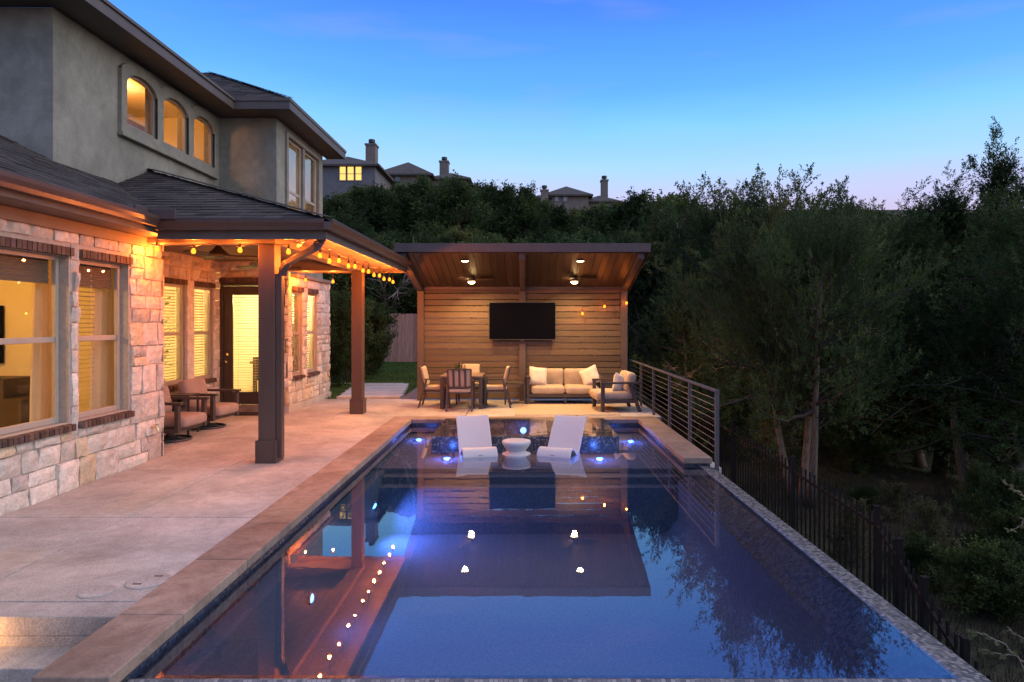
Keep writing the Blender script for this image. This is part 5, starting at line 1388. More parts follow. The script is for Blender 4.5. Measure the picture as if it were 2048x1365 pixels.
# ------------------------------------------------------------------ vegetation
def unit(v): return v / np.maximum(np.linalg.norm(v, axis=-1, keepdims=True), 1e-9)
class Tree: pass
def grow(seed, H, Rr, base, n_limb, twigs, leaves, ll, lw, profile, stems=1, trunk_r=0.16, up=0.5, droop=0.0, leaf_spread=0.22, lumps=0.35, dead=0, spread_stem=0.25, twist=0.08, shoots=14):
    """returns (trunk mesh builder, leaf verts, leaf faces, leaf colours, dead branches builder)"""
    rg = np.random.default_rng(seed); tb = MB(); lbm = MB(); dbs = []
    stems_p = []
    for s_ in range(stems):
        az = 2 * np.pi * (s_ + rg.random() * 0.5) / stems; lean = spread_stem * H * (0 if stems == 1 else 1) * rg.uniform(0.6, 1.1)
        n = 9; P = []
        ph = rg.uniform(0, 6)
        for i in range(n):
            t = i / (n - 1); off = lean * (t ** 0.8)
            P.append(np.array([np.cos(az) * off + twist * H * 0.25 * np.sin(3 * t + ph), np.sin(az) * off + twist * H * 0.25 * np.cos(2.6 * t + ph), t * H * (0.97 if s_ == 0 else rg.uniform(0.8, 0.93) if i == n - 1 else 0.9)]))
        P = np.array(P); r0 = trunk_r * (1.0 if stems == 1 else 0.8) * rg.uniform(0.85, 1.1)
        rad = [r0 * (1.35 if i == 0 else 1.0) * (1 - 0.93 * i / (n - 1)) + 0.008 for i in range(n)]
        tb.tube([Vector(p) for p in P], rad, 9); stems_p.append(P)
    Tp, Td, Tk = [], [], []
    for k in range(n_limb):
        P = stems_p[k % stems]; t = base + (0.98 - base) * ((k + rg.random()) / n_limb) ** 0.9
        q = t * (len(P) - 1); i = int(min(q, len(P) - 2)); p0 = P[i] + (P[i + 1] - P[i]) * (q - i)
        hrel = (p0[2] / H - base) / (1 - base)
        L_ = Rr * profile(max(0.0, min(1.0, hrel))) * (1 - lumps + 2 * lumps * rg.random())
        az = k * 2.39996 + rg.normal(0, 0.4); el = up * (0.25 + 0.9 * hrel) + rg.normal(0, 0.15)
        d = np.array([np.cos(az) * np.cos(el), np.sin(az) * np.cos(el), np.sin(el)])
        nseg = 6; Q = [p0]; dd = d.copy()
        for s_ in range(nseg):
            dd = dd + rg.normal(0, 0.20, 3) + np.array([0, 0, 0.07 - droop]); dd /= np.linalg.norm(dd); Q.append(Q[-1] + dd * L_ / nseg)
        Q = np.array(Q); r0 = max(0.007, 0.015 * L_ ** 0.8)
        lbm.tube([Vector(p) for p in Q], [r0 * (1 - 0.85 * i / nseg) + 0.003 for i in range(nseg + 1)], 5, cap=False)
        nt = max(2, int(twigs * (0.4 + L_ / max(Rr, 1e-6)))); s_ = rg.uniform(0.22, 1.0, nt) ** 0.8
        qi = s_ * nseg; ii = np.minimum(qi.astype(int), nseg - 1); base_p = Q[ii] + (Q[ii + 1] - Q[ii]) * (qi - ii)[:, None]
        ax = unit(Q[ii + 1] - Q[ii]); off = unit(rg.normal(0, 1, (nt, 3)) + np.array([0, 0, 0.35])) * (rg.uniform(0.05, 1.0, nt) * leaf_spread * (0.5 + L_ * 0.35))[:, None]
        Tp.append(base_p + off); Td.append(unit(ax * 0.8 + unit(off) * 0.7 + np.array([0, 0, 0.28]))); Tk.append(np.full(nt, 1.0))
    for k in range(dead):
        P = stems_p[k % stems]; t = rg.uniform(base * 0.6, 0.75); q = t * (len(P) - 1); i = int(min(q, len(P) - 2)); p0 = P[i] + (P[i + 1] - P[i]) * (q - i)
        az = rg.uniform(0, 6.28); d = np.array([np.cos(az), np.sin(az) - 0.5, rg.uniform(-0.1, 0.5)]); d /= np.linalg.norm(d); L_ = Rr * rg.uniform(0.8, 1.25)
        db_ = MB(); dbs.append(db_)
        def br(p, d, L_, r_, depth):
            pts = [p]; dd = d.copy()
            for s_ in range(5): dd = dd + rg.normal(0, 0.16, 3); dd /= np.linalg.norm(dd); pts.append(pts[-1] + dd * L_ / 5)
            db_.tube([Vector(x) for x in pts], [r_ * (1 - 0.8 * i / 5) + 0.002 for i in range(6)], 5, cap=False)
            if depth:
                for j in range(2, 6):
                    for _ in range(2): br(pts[j], unit(dd + rg.normal(0, 0.6, 3)), L_ * rg.uniform(0.25, 0.5), r_ * 0.45, depth - 1)
        br(p0, d, L_, 0.018, 2 if Rr > 1 else 1)
    Tp = np.concatenate(Tp); Td = np.concatenate(Td)
    # leading shoots that break the outline
    order = np.argsort(-(Tp[:, 2] + 0.25 * np.hypot(Tp[:, 0], Tp[:, 1]))); top = order[:max(20, len(order) // 5)]
    ex, ed = [], []
    for k in range(shoots):
        p = Tp[rg.choice(top)]; ln_ = H * rg.uniform(0.05, 0.15); dd = unit(np.array([rg.normal(0, 0.3), rg.normal(0, 0.3), 1.0]))
        for s_ in np.linspace(0, 1, 9):
            for _ in range(2):
                q = unit(rg.normal(0, 1, 3)) * (1 - s_) * ln_ * 0.30; ex.append(p + dd * ln_ * s_ + q); ed.append(unit(dd * 1.0 + unit(q + 1e-6) * 0.8))
    if ex: Tp = np.concatenate([Tp, np.array(ex)]); Td = np.concatenate([Td, np.array(ed)])
    nt = len(Tp); K = leaves
    # twig tone: clumps differ
    ph = rg.uniform(0, 10, 3); tone = 0.88 + 0.48 * np.sin(Tp[:, 0] * 2.1 + ph[0]) * np.sin(Tp[:, 1] * 2.3 + ph[1]) * np.sin(Tp[:, 2] * 2.0 + ph[2]) + rg.normal(0, 0.12, nt)
    s_ = rg.uniform(-0.25, 1.0, (nt, K)); tl = ll * 3.2 * rg.uniform(0.6, 1.3, nt)
    P = Tp[:, None, :] + Td[:, None, :] * (s_ * tl[:, None])[..., None] + rg.normal(0, ll * 0.42, (nt, K, 3)) * (1.05 - 0.6 * np.clip(s_, 0, 1))[..., None]
    D = unit(Td[:, None, :] + rg.normal(0, 0.55, (nt, K, 3)))
    S = unit(np.cross(D, rg.normal(0, 1, (nt, K, 3))))
    l = ll * rg.uniform(0.6, 1.3, (nt, K, 1)); w = lw * rg.uniform(0.7, 1.3, (nt, K, 1))
    V = np.stack([P - S * w * 0.35, P + D * l * 0.5 + S * w - 0 * S, P + D * l, P + D * l * 0.45 - S * w], 2).reshape(-1, 3)
    Fc = np.arange(nt * K * 4).reshape(-1, 4)
    c = np.repeat(np.clip(tone, 0.3, 1.8), K * 4)[:, None] * np.repeat(rg.uniform(0.8, 1.2, nt * K), 4)[:, None]
    col = c * np.array([1, 1, 1.0]); col[:, 0] *= np.repeat(1 + 0.25 * (rg.random(nt) - 0.4), K * 4)
    return tb, lbm, V, Fc, col, dbs
def proto(name, leaf, trunk_mat=M_bark, **kw):
    tb, lbm, V, Fc, col, dbs = grow(**kw); p = Tree()
    p.crown = mesh_np('crown', V, Fc, leaf, col)
    o = tb.build('trunk', trunk_mat, None, smooth=True); p.trunk = o.data; bpy.data.objects.remove(o)
    o = lbm.build('limbs', M_limb, None, smooth=True); p.limbs = o.data; bpy.data.objects.remove(o)
    p.dead = []
    for dbb in dbs:
        o = dbb.build('dead_branch', M_twig, None, smooth=True); p.dead.append(o.data); bpy.data.objects.remove(o)
    p.H = float(np.percentile(V[:, 2], 99.7)); return p
def plant(p, name, label, cat, x, y, H, rz=0.0, wide=1.0, group=None, z=None, dead=True):
    zz = zt(x, y) - 0.05 if z is None else z
    o = thing(name, label, cat, (x, y, zz), rz, group); s_ = H / p.H
    for nm, me in [('trunk', p.trunk), ('limbs', p.limbs), ('crown', p.crown)] + ([('dead_branch', m) for m in p.dead] if dead else []):
        if me is None: continue
        c = bpy.data.objects.new(nm, me); COL.objects.link(c); c.parent = o; c.scale = (s_ * wide, s_ * wide, s_)
    return o
prof_j = lambda h: (0.55 + 0.65 * math.sin(math.pi * min(1, h * 0.9 + 0.18)) ** 0.8) * (1 - 0.75 * h ** 2.2)
prof_s = lambda h: max(0.06, (1 - h) ** 0.85 + 0.05)
prof_o = lambda h: max(0.25, math.sqrt(max(0, 1 - (2 * h - 0.85) ** 2 / 1.5)))
# near prototypes
J1 = proto('juniper', M_leafJ, seed=1, H=5.6, Rr=2.1, base=0.30, n_limb=150, twigs=46, leaves=20, ll=0.058, lw=0.011, profile=prof_j, stems=3, trunk_r=0.115, up=0.45, leaf_spread=0.40, dead=2, spread_stem=0.24, twist=0.14)
J2 = proto('juniper', M_leafJ, seed=2, H=7.0, Rr=2.3, base=0.07, n_limb=150, twigs=34, leaves=20, ll=0.062, lw=0.012, profile=prof_j, stems=2, trunk_r=0.16, up=0.55, leaf_spread=0.36, dead=1, spread_stem=0.12)
J3 = proto('juniper', M_leafJ, seed=3, H=8.0, Rr=1.7, base=0.08, n_limb=160, twigs=24, leaves=20, ll=0.062, lw=0.012, profile=prof_s, stems=1, trunk_r=0.16, up=0.6, leaf_spread=0.20, lumps=0.45, dead=1)
J4 = proto('juniper', M_leafJ, seed=4, H=5.0, Rr=2.0, base=0.46, n_limb=100, twigs=30, leaves=18, ll=0.058, lw=0.011, profile=prof_j, stems=1, trunk_r=0.13, twist=0.22, up=0.35, leaf_spread=0.36, dead=3)
O1 = proto('oak', M_leafO, seed=5, H=7.5, Rr=2.2, base=0.15, n_limb=90, twigs=20, leaves=14, ll=0.07, lw=0.022, profile=prof_o, stems=2, trunk_r=0.13, up=0.75, leaf_spread=0.34, lumps=0.5, dead=1, spread_stem=0.1)
S1 = proto('shrub', M_leafS, seed=6, H=2.6, Rr=0.85, base=0.06, n_limb=90, twigs=20, leaves=11, ll=0.07, lw=0.022, profile=prof_o, stems=3, trunk_r=0.03, up=0.8, leaf_spread=0.18, spread_stem=0.12)
S2 = proto('bush', M_leafS, seed=7, H=1.5, Rr=1.1, base=0.05, n_limb=70, twigs=22, leaves=11, ll=0.055, lw=0.02, profile=prof_o, stems=3, trunk_r=0.025, up=0.6, leaf_spread=0.25, spread_stem=0.15)
S3 = proto('bush', M_leafP, seed=8, H=1.6, Rr=0.7, base=0.06, n_limb=40, twigs=14, leaves=9, ll=0.055, lw=0.02, profile=prof_o, stems=3, trunk_r=0.02, up=0.7, leaf_spread=0.25, spread_stem=0.15)
# far prototypes (coarser)
H1 = proto('juniper', M_leafJ, seed=11, H=5.5, Rr=2.2, base=0.10, n_limb=70, twigs=20, leaves=8, ll=0.17, lw=0.05, profile=prof_j, stems=2, trunk_r=0.15, up=0.5, leaf_spread=0.40, spread_stem=0.1)
H2 = proto('juniper', M_leafJ, seed=12, H=6.0, Rr=1.9, base=0.08, n_limb=80, twigs=20, leaves=8, ll=0.17, lw=0.045, profile=prof_s, stems=1, trunk_r=0.15, up=0.6, leaf_spread=0.32, lumps=0.45)
H3 = proto('oak', M_leafO, seed=13, H=5.5, Rr=2.5, base=0.15, n_limb=60, twigs=22, leaves=8, ll=0.17, lw=0.07, profile=prof_o, stems=2, trunk_r=0.14, up=0.7, leaf_spread=0.42, lumps=0.45, spread_stem=0.12)
H4 = proto('oak', M_leafS, seed=14, H=5.5, Rr=2.3, base=0.10, n_limb=60, twigs=22, leaves=8, ll=0.16, lw=0.06, profile=prof_o, stems=3, trunk_r=0.12, up=0.8, leaf_spread=0.40, lumps=0.5, spread_stem=0.12)

def top_tree(p, px, ytop, Y, label, name='juniper_tree', wide=1.0, rz=0.0, cat='tree', group='junipers beyond the iron fence', dead=True, base=None):
    x = (px - 1050) * Y / F; z0 = zt(x, Y) - 0.05 if base is None else base
    H = (HC + (645 - ytop) * Y / F) - z0
    return plant(p, name, label, cat, x, Y, H, rz, wide * (p.H / H) ** 0.35, group, z0, dead)
# woods on the right, near to far
top_tree(J1, 1606, 405, 11.0, 'forked pale-barked juniper just beyond the iron fence, trunks split low', rz=0.6, wide=0.74)
top_tree(J4, 1935, 560, 12.6, 'single leaning pale trunk juniper in the dark woods at far right', rz=2.2, wide=1.0)
top_tree(J1, 1420, 570, 15.6, 'low warm-lit juniper right behind the cable railing, beside the pavilion post', rz=2.6, wide=0.75)
top_tree(J3, 2012, 262, 13.5, 'tall spiky cedar rising highest against the sky at the right edge', rz=1.0, wide=0.95)
top_tree(O1, 1610, 335, 16.5, 'open-crowned tree with sparse twigs above the forked juniper', name='oak_tree', rz=0.4, wide=0.9)
top_tree(J2, 1475, 372, 18.0, 'bushy juniper on the skyline right of the pavilion roof', rz=0.2)
top_tree(J2, 1725, 388, 15.0, 'bushy juniper on the skyline right of the sparse oak', rz=3.1)
top_tree(J2, 1835, 392, 16.0, 'broad juniper on the skyline left of the spiky cedar pair', rz=4.4)
top_tree(J3, 1890, 345, 15.0, 'narrow juniper on the skyline next left of the tallest cedar', rz=5.0)
top_tree(J2, 1560, 400, 20.0, 'dark juniper deep between the pavilion and the sparse oak', rz=1.5)
top_tree(O1, 1400, 372, 21.0, 'thin-topped oak on the skyline above the right end of the pavilion roof', name='oak_tree', rz=2.0)
top_tree(J2, 1320, 412, 25.0, 'juniper behind the right corner of the pavilion roof', rz=0.9)
top_tree(J2, 1765, 430, 15.2, 'dense juniper filling the woods right of the forked trunks', rz=2.0, wide=1.0)
top_tree(J2, 2150, 330, 11.5, 'dense juniper cut by the right edge of the picture', rz=5.4, wide=1.0)
top_tree(J2, 1900, 470, 17.5, 'dark juniper behind the leaning pale trunk', rz=0.1, wide=1.1)
top_tree(J2, 1690, 480, 18.5, 'dark juniper behind the forked juniper', rz=1.1, wide=1.1)
rt = random.Random(4); k = 0
for i in range(34):
    Y = rt.uniform(17, 34); px = rt.uniform(1290, 2250); x = (px - 1050) * Y / F
    if x < 3.6: continue
    ytop = rt.uniform(415, 480)
    p = rt.choice([J2, J3, O1, J2] if Y < 22 else [H1, H2, H3, H4])
    top_tree(p, px, ytop, Y, 'dark tree in the depth of the woods right of the pavilion', name='woodland_tree', rz=rt.uniform(0, 6), wide=rt.uniform(0.95, 1.25), group='trees deep in the woods on the right', dead=False)
# undergrowth
for (pp, px, Y, h, lab) in ((S3, 1550, 12.3, 1.75, 'pale small-leaved bush behind the iron fence, left of the forked trunks'), (S2, 1985, 10.2, 1.0, 'dark rounded bush under the leaning trunk at the right'),
                        (S2, 2035, 8.6, 1.1, 'dark bush at the right edge above the wild grass'), (S2, 1450, 15.0, 1.3, 'dark bush behind the end of the cable railing'), (S2, 1720, 14.0, 1.2, 'dark bush in the shade right of the forked trunks'), (S3, 1990, 12.0, 1.1, 'pale twiggy bush beside the leaning trunk')):
    x = (px - 1050) * Y / F; plant(pp, 'bush', lab, 'bush', x, Y, h, rt.uniform(0, 6), 1.0)
for i in range(26):
    y = rt.uniform(6.5, 15.5); x = rt.uniform(5.2, 6.5 + y * 0.55)
    if i % 3 == 0: y = rt.uniform(4.6, 9.0); x = rt.uniform(4.0, 5.4)
    plant(rt.choice([S2, S2, S3, S2]), 'scrub_bush', 'low dark scrub bush in the undergrowth beneath the woods', 'bush', x, y, rt.uniform(0.35, 0.95), rt.uniform(0, 6), rt.uniform(0.8, 1.3), 'scrub under the woods')
for (px, Y, h, lab) in ((690, 19.3, 2.75, 'dark leafy shrub against the fence, next to the house corner'), (747, 20.6, 2.35, 'dark leafy shrub against the fence, right of the rear porch post'), (655, 18.2, 2.7, 'dark leafy shrub half behind the house corner')):
    x = (px - 1050) * Y / F; plant(S1, 'shrub', lab, 'shrub', x, Y, h, rt.uniform(0, 6), 1.0, 'shrubs along the wooden fence')
for (pp, px, Y, yt, lab) in ((O1, 735, 27.5, 470, 'yellow-lit oak beyond the wooden fence, behind the porch corner'), (O1, 800, 29.5, 520, 'yellow-lit oak beyond the fence, left of the pavilion'), (J2, 690, 29, 430, 'juniper beyond the wooden fence behind the house corner')):
    top_tree(pp, px, yt, Y, lab, name='oak_tree' if pp is O1 else 'juniper_tree', group='trees just beyond the wooden fence', wide=1.15, rz=px)
# hillside
sky = [(655, 390, 47), (690, 378, 52), (722, 374, 50), (755, 376, 52), (785, 382, 48), (815, 356, 50), (850, 362, 50), (885, 368, 49), (918, 366, 47), (950, 366, 50), (985, 368, 52), (1015, 372, 50), (1048, 372, 48), (1085, 398, 52), (1120, 412, 48),
       (1160, 415, 50), (1200, 416, 46), (1240, 408, 48), (1275, 388, 44), (1312, 384, 46), (1350, 408, 44), (1390, 400, 36)]
for i, (px, yt, Y) in enumerate(sky):
    top_tree([H1, H4, H2, H3][i % 4] if not 940 < px < 1050 else H2, px, yt, Y, 'dark tree on the wooded crest below the hilltop houses', name='hillside_tree', rz=i * 1.7, wide=1.25, group='trees on the crest of the hill')
row = 0
for Y in (27.5, 30.5, 34, 38, 42):
    x0 = (-420) * Y / F - 1; x1 = (330) * Y / F + 1; x = x0 + rt.random()
    while x < x1:
        y = Y + rt.uniform(-1.3, 1.3); h = rt.uniform(3.9, 5.2) if Y < 37 else rt.uniform(3.4, 4.4)
        plant(rt.choice([H1, H2, H3, H4, H1]), 'hillside_tree', 'dark green tree in the wooded slope behind the pavilion', 'tree', x, y, h, rt.uniform(0, 6), 1.15, 'trees on the wooded slope')
        x += rt.uniform(2.0, 3.1)
o = thing('bare_tree', 'leafless grey branches standing behind the left end of the pavilion roof', 'tree', (-5.6, 26.2, zt(-5.6, 26.2)))
b = MB(); rg = np.random.default_rng(3)
def twigs(b, p, d, L_, r_, depth):
    pts = [p]; dd = d.copy()
    for s_ in range(5): dd = unit(dd + rg.normal(0, 0.13, 3)); pts.append(pts[-1] + dd * L_ / 5)
    b.tube([Vector(x) for x in pts], [r_ * (1 - 0.75 * i / 5) + 0.003 for i in range(6)], 5, cap=False)
    if depth:
        for j in range(2, 6):
            for _ in range(2): twigs(b, pts[j], unit(dd + rg.normal(0, 0.5, 3)), L_ * rg.uniform(0.35, 0.6), r_ * 0.45, depth - 1)
b = MB(); twigs(b, np.array([0, 0, 0.0]), np.array([0.05, 0, 1.0]), 3.2, 0.06, 2); b.build('trunk', M_twig, o, smooth=True)

# vine at the lower right
vn = thing('vine', 'pale green vine tendrils with small leaves in the lower right corner', 'vine', (2.86, 3.7, -0.6))
b = MB(); lf = MB(); rg2 = random.Random(9)
def leaf(mb, p, d, s_):
    d = Vector(d).normalized(); n = Vector((rg2.uniform(-0.5, 0.5), -0.6, 0.8)).normalized(); t = d.cross(n).normalized(); k = rg2.uniform(0.75, 1.3); mb.col = (k, k, k * 0.9)
    P = [Vector((0, 0)), Vector((0.3, 0.34)), Vector((0.62, 0.30)), Vector((1, 0)), Vector((0.62, -0.30)), Vector((0.3, -0.34))]
    up = t.cross(d)
    mb._add([p + d * q.x * s_ + t * q.y * s_ + up * (abs(q.y) * 0.25 * s_) for q in P], [(0, 1, 2, 3), (0, 3, 4, 5)])
def tendril(ctrl, seed):
    r_ = random.Random(seed); ctrl = [Vector(c) for c in ctrl]; pts = []
    for i in range(len(ctrl) - 1):
        for k in range(6): pts.append(ctrl[i].lerp(ctrl[i + 1], k / 6) + Vector((r_.uniform(-1, 1), r_.uniform(-1, 1), r_.uniform(-1, 1))) * 0.008)
    pts.append(ctrl[-1]); b = MB(); b.tube(pts, [0.0045 * (1 - 0.6 * i / len(pts)) for i in range(len(pts))], 5); b.build('stem', M_twig, vn, True, smooth=True)
    for i in range(1, len(pts)):
        if r_.random() < 0.8:
            d = (pts[i] - pts[i - 1]).normalized() + Vector((r_.uniform(-1, 1), r_.uniform(-0.6, 0.6), r_.uniform(-0.8, 0.5))); leaf(lf, pts[i], d, r_.uniform(0.025, 0.05))
A = lambda px, py, Y: apt(px, py, Y)
tendril([A(2075, 1420, 3.75), A(2055, 1330, 3.75), A(2010, 1290, 3.75), A(1965, 1268, 3.78), A(1938, 1262, 3.8)], 1)
tendril([A(2075, 1420, 3.75), A(2060, 1360, 3.7), A(2035, 1315, 3.7), A(1995, 1310, 3.75), A(1965, 1300, 3.8)], 2)
tendril([A(2080, 1440, 3.7), A(2062, 1300, 3.72), A(2045, 1275, 3.74), A(2015, 1262, 3.76)], 3)
lf.build('leaves', M_leafP, vn, True); lf = MB()
vn = thing('vine', 'pale twining vine hanging at the right edge beside the dead leaning trunk', 'vine', (4.7, 6.0, -0.6))
tendril([A(2090, 1120, 6.0), A(2060, 1010, 6.0), A(2040, 985, 6.0), A(2020, 972, 6.0), A(2005, 960, 6.0)], 4)
tendril([A(2100, 1100, 6.0), A(2050, 1040, 6.0), A(2030, 1060, 6.0), A(2018, 1062, 6.0)], 5)
lf.build('leaves', M_leafP, vn, True)
# fallen and dead wood
dw = thing('dead_log', 'bare grey leaning trunk at the right edge of the woods', 'log', (8.2, 11.4, -1.6))
b = MB(); b.tube([(0, 0, 0.0), (0.35, 0, 0.5), (0.65, 0.1, 1.0), (0.85, 0.1, 1.35)], [0.11, 0.09, 0.075, 0.05], 8); b.tube([(0.55, 0.08, 0.85), (0.4, 0.0, 1.3), (0.42, 0, 1.6)], [0.035, 0.025, 0.012], 6); b.build('trunk', M_bark, dw, smooth=True)

# ------------------------------------------------------------------ fences
wf = thing('wooden_fence', 'tall dog-eared cedar picket fence behind the lawn', 'fence', (-4, 24.5, 0.27))
b = MB(); x = -13.0; rg3 = random.Random(8)
while x < 3.0:
    t = rg3.uniform(0.7, 1.25); b.col = (t, t * rg3.uniform(0.95, 1.03), t * rg3.uniform(0.92, 1.05)); zb = zt(x, 24.5) + 0.03; h = 1.83 + rg3.uniform(-0.012, 0.012); w = 0.138
    b.prism([(x, 24.49, zb), (x + w, 24.49, zb), (x + w, 24.49, zb + h - 0.035), (x + w - 0.03, 24.49, zb + h), (x + 0.03, 24.49, zb + h), (x, 24.49, zb + h - 0.035)], (0, 0.018, 0)); x += w + 0.006
b.col = (0.8, 0.8, 0.8)
b.build('pickets', M_wood_fence, wf, True)
b = MB()
for zz in (0.35, 0.95, 1.6): b.box(-13, 3.0, 24.51, 24.55, 0.27 + zz, 0.27 + zz + 0.09)
b.build('rail', M_wood_fence, wf, True)
def iron_fence(name, label, pts, h, zoff, step=0.115, group=None, rails=(0.10, 0.16)):
    o = thing(name, label, 'fence', (pts[0][0], pts[0][1], pts[0][2] - h), 0, group)
    P = [Vector(p) for p in pts]
    pk = MB(); rls = MB()
    for a_, b_ in zip(P, P[1:]):
        L_ = (Vector((b_.x, b_.y)) - Vector((a_.x, a_.y))).length; n = max(2, int(L_ / step))
        for i in range(1, n):
            p = a_.lerp(b_, i / n); pk.box(p.x - 0.008, p.x + 0.008, p.y - 0.008, p.y + 0.008, p.z - h + 0.06, p.z - 0.035)
        for rz_ in (0.15, h - 0.15): rls.bar(a_ - Vector((0, 0, rz_)), b_ - Vector((0, 0, rz_)), 0.022, 0.03)
    pk.build('pickets', M_iron, o, True); rls.build('rail', M_iron, o, True)
    for p in P:
        q = MB(); q.box(p.x - 0.021, p.x + 0.021, p.y - 0.021, p.y + 0.021, p.z - h - 0.1, p.z + 0.02); q.box(p.x - 0.025, p.x + 0.025, p.y - 0.025, p.y + 0.025, p.z + 0.0201, p.z + 0.035); q.build('fence_post', M_iron, o, True)
    return o
IF = [(3.35, 14.9, 0.22), (3.33, 12.6, 0.21), (3.30, 10.3, 0.20), (3.30, 8.0, 0.115), (3.30, 6.1, 0.045), (3.16, 5.49, -0.058), (3.0, 4.88, -0.144), (2.91, 4.3, -0.317), (2.82, 3.3, -0.50), (2.78, 2.0, -0.6)]
iron_fence('iron_fence', 'black iron picket fence running along the foot of the overflow edge', IF, 1.42, 0)
iron_fence('iron_fence', 'faint dark iron fence on the slope above the wooden fence', [(-8.5, 26.6, 2.55), (-6.2, 26.6, 2.65), (-3.9, 26.6, 2.75), (-1.6, 26.6, 2.8)], 2.1, 0, 0.11)

# ------------------------------------------------------------------ houses on the hill
M_hroof = material('far_roof_shingle', (0.06, 0.053, 0.048), (0.095, 0.083, 0.072), 0.95, nscale=3, bump=0.4, bscale=12)
M_hsiding = material('far_siding', (0.115, 0.115, 0.12), (0.155, 0.155, 0.16), 0.9, nscale=2)
M_htan = material('far_stucco', (0.16, 0.13, 0.105), (0.21, 0.175, 0.14), 0.9, nscale=2)
M_hchim = material('far_chimney', (0.13, 0.115, 0.10), (0.17, 0.15, 0.13), 0.9, nscale=3)
M_hglass = material('far_glass', (0.25, 0.30, 0.36), None, 0.1, spec=0.8)
def hip(b, x0, x1, y0, y1, ze_, pitch, ov=0.5):
    x0 -= ov; x1 += ov; y0 -= ov; y1 += ov; w = min(x1 - x0, y1 - y0) / 2; h = w * pitch; e = 0.18
    base = [(x0, y0, ze_), (x1, y0, ze_), (x1, y1, ze_), (x0, y1, ze_)]
    if x1 - x0 >= y1 - y0: r0, r1 = (x0 + w, (y0 + y1) / 2, ze_ + h), (x1 - w - 0.01, (y0 + y1) / 2, ze_ + h)
    else: r0, r1 = ((x0 + x1) / 2, y0 + w, ze_ + h), ((x0 + x1) / 2, y1 - w - 0.01, ze_ + h)
    lo = [(p[0], p[1], p[2] - e) for p in base]
    if x1 - x0 >= y1 - y0: fs = [(0, 1, 5, 4), (1, 2, 5), (2, 3, 4, 5), (3, 0, 4)]
    else: fs = [(0, 1, 4), (1, 2, 5, 4), (2, 3, 5), (3, 0, 4, 5)]
    b._add(base + [r0, r1] + lo, fs + [(0, 6, 7, 1), (1, 7, 8, 2), (2, 8, 9, 3), (3, 9, 6, 0), (9, 8, 7, 6)])
def far_house(label, loc, vols, chims, wins, wallm):
    o = thing('hilltop_house', label, 'house', loc, 0, 'houses on the hilltop'); w = MB(); r = MB()
    for (x0, x1, y0, y1, z0, z1, p) in vols: w.box(x0, x1, y0, y1, z0, z1); hip(r, x0, x1, y0, y1, z1 + 0.02, p)
    w.build('wall', wallm, o, True); rf_ = r.build('roof', M_hroof, o, True)
    for (x0, x1, y0, y1, z0, z1, m) in chims:
        c = MB(); c.box(x0, x1, y0, y1, z0, z1 - 0.35); c.box(x0 - 0.08, x1 + 0.08, y0 - 0.08, y1 + 0.08, z1 - 0.35, z1 - 0.2); ch = c.build('chimney', m, o, True)
        xm, ym = (x0 + x1) / 2, (y0 + y1) / 2; c = MB(); c.lathe([(0.2, z1 - 0.2), (0.2, z1), (0.32, z1 + 0.02), (0.32, z1 + 0.3), (0.1, z1 + 0.36)], 12, (xm, ym, 0)); c.build('chimney_cap', M_dark, ch, True)
    for (x0, x1, z0, z1, y, m) in wins:
        f = MB(); f.box(x0 - 0.07, x1 + 0.07, y - 0.05, y + 0.02, z0 - 0.07, z0); f.box(x0 - 0.07, x1 + 0.07, y - 0.05, y + 0.02, z1, z1 + 0.07); f.box(x0 - 0.07, x0, y - 0.05, y + 0.02, z0, z1); f.box(x1, x1 + 0.07, y - 0.05, y + 0.02, z0, z1); f.box(x0, x1, y - 0.045, y + 0.015, z0 + (z1 - z0) * 0.36, z0 + (z1 - z0) * 0.36 + 0.06)
        fo = f.build('window', M_dframe, o, True); g = MB(); g.box(x0 + 0.001, x1 - 0.001, y - 0.025, y - 0.005, z0 + 0.001, z1 - 0.001); g.build('pane', m, fo, True)
    return o
k = 60 / F
X = lambda px, Y: (px - 1050) * Y / F
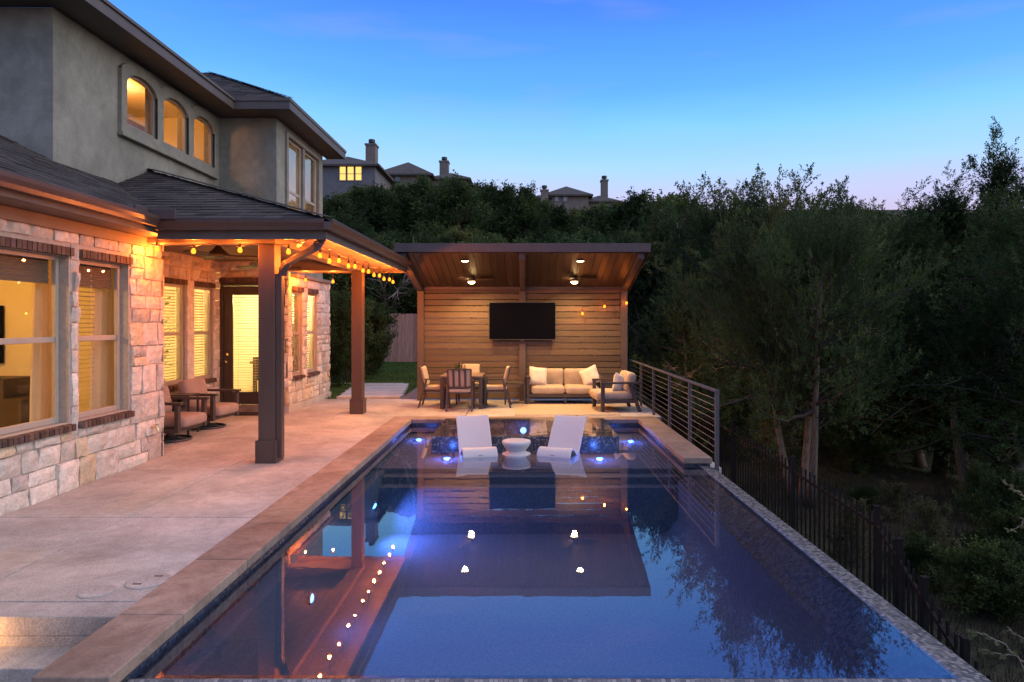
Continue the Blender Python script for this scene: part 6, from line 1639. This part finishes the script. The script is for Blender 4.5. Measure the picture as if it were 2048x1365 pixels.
Zp = lambda py, Y: HC + (645 - py) * Y / F
far_house('grey-sided hilltop house with three lit upper windows beside its tall chimney', (-16.5, 64, 11), [(X(600, 60), X(750, 60), 60, 69, 8, Zp(331, 60), 0.42)], [(X(731, 62), X(750.5, 62), 62, 63.2, 15, Zp(283, 62), M_hchim)],
          [(X(680, 60), X(691.5, 60), Zp(361, 60), Zp(328, 60), 59.98, M_fire), (X(695.5, 60), X(707.5, 60), Zp(361, 60), Zp(328, 60), 59.98, M_fire), (X(711.5, 60), X(723, 60), Zp(361, 60), Zp(328, 60), 59.98, M_fire), (X(697, 60), X(707, 60), Zp(425, 60), Zp(396, 60), 59.98, M_fire)], M_hsiding)
far_house('tan hilltop house with a steep hipped roof and a short chimney, second from the left', (-12, 72, 11), [(X(757, 68), X(858, 68), 68, 76, 8, Zp(350, 68), 0.62), (X(862, 69), X(932, 69), 69.5, 76, 8, Zp(356, 69), 0.44)],
          [(X(879, 72), X(896, 72), 72, 73.2, 14, Zp(318, 72), M_hchim)], [(X(791, 68), X(799, 68), Zp(374, 68), Zp(354, 68), 67.98, M_hglass)], M_htan)
far_house('hilltop house with a pointed hipped roof and a tall chimney at its right end', (6, 80, 12), [(X(1093, 75), X(1177, 75), 75, 83, 8, Zp(391, 75), 0.52), (X(1170, 76), X(1232, 76), 75.6, 82, 8, Zp(405, 76), 0.45), (X(1062, 76), X(1095, 76), 75.5, 80, 8, Zp(400, 76), 0.42)],
          [(X(1203, 77), X(1216, 77), 77, 78, 14, Zp(356, 77), M_hchim), (X(1081.5, 75), X(1096, 75), 74.4, 75.2, 14, Zp(378, 75), M_htan)], [(X(1127, 75), X(1134, 75), Zp(402, 75), Zp(392, 75), 74.98, M_hglass), (X(1110, 75), X(1117, 75), Zp(402, 75), Zp(393, 75), 74.98, M_hglass)], M_htan)
far_house('low hilltop roof peeping over the trees at the right end of the ridge', (20, 84, 11), [(X(1335, 84), X(1375, 84), 84, 90, 8, Zp(409, 84), 0.35)], [], [], M_htan)
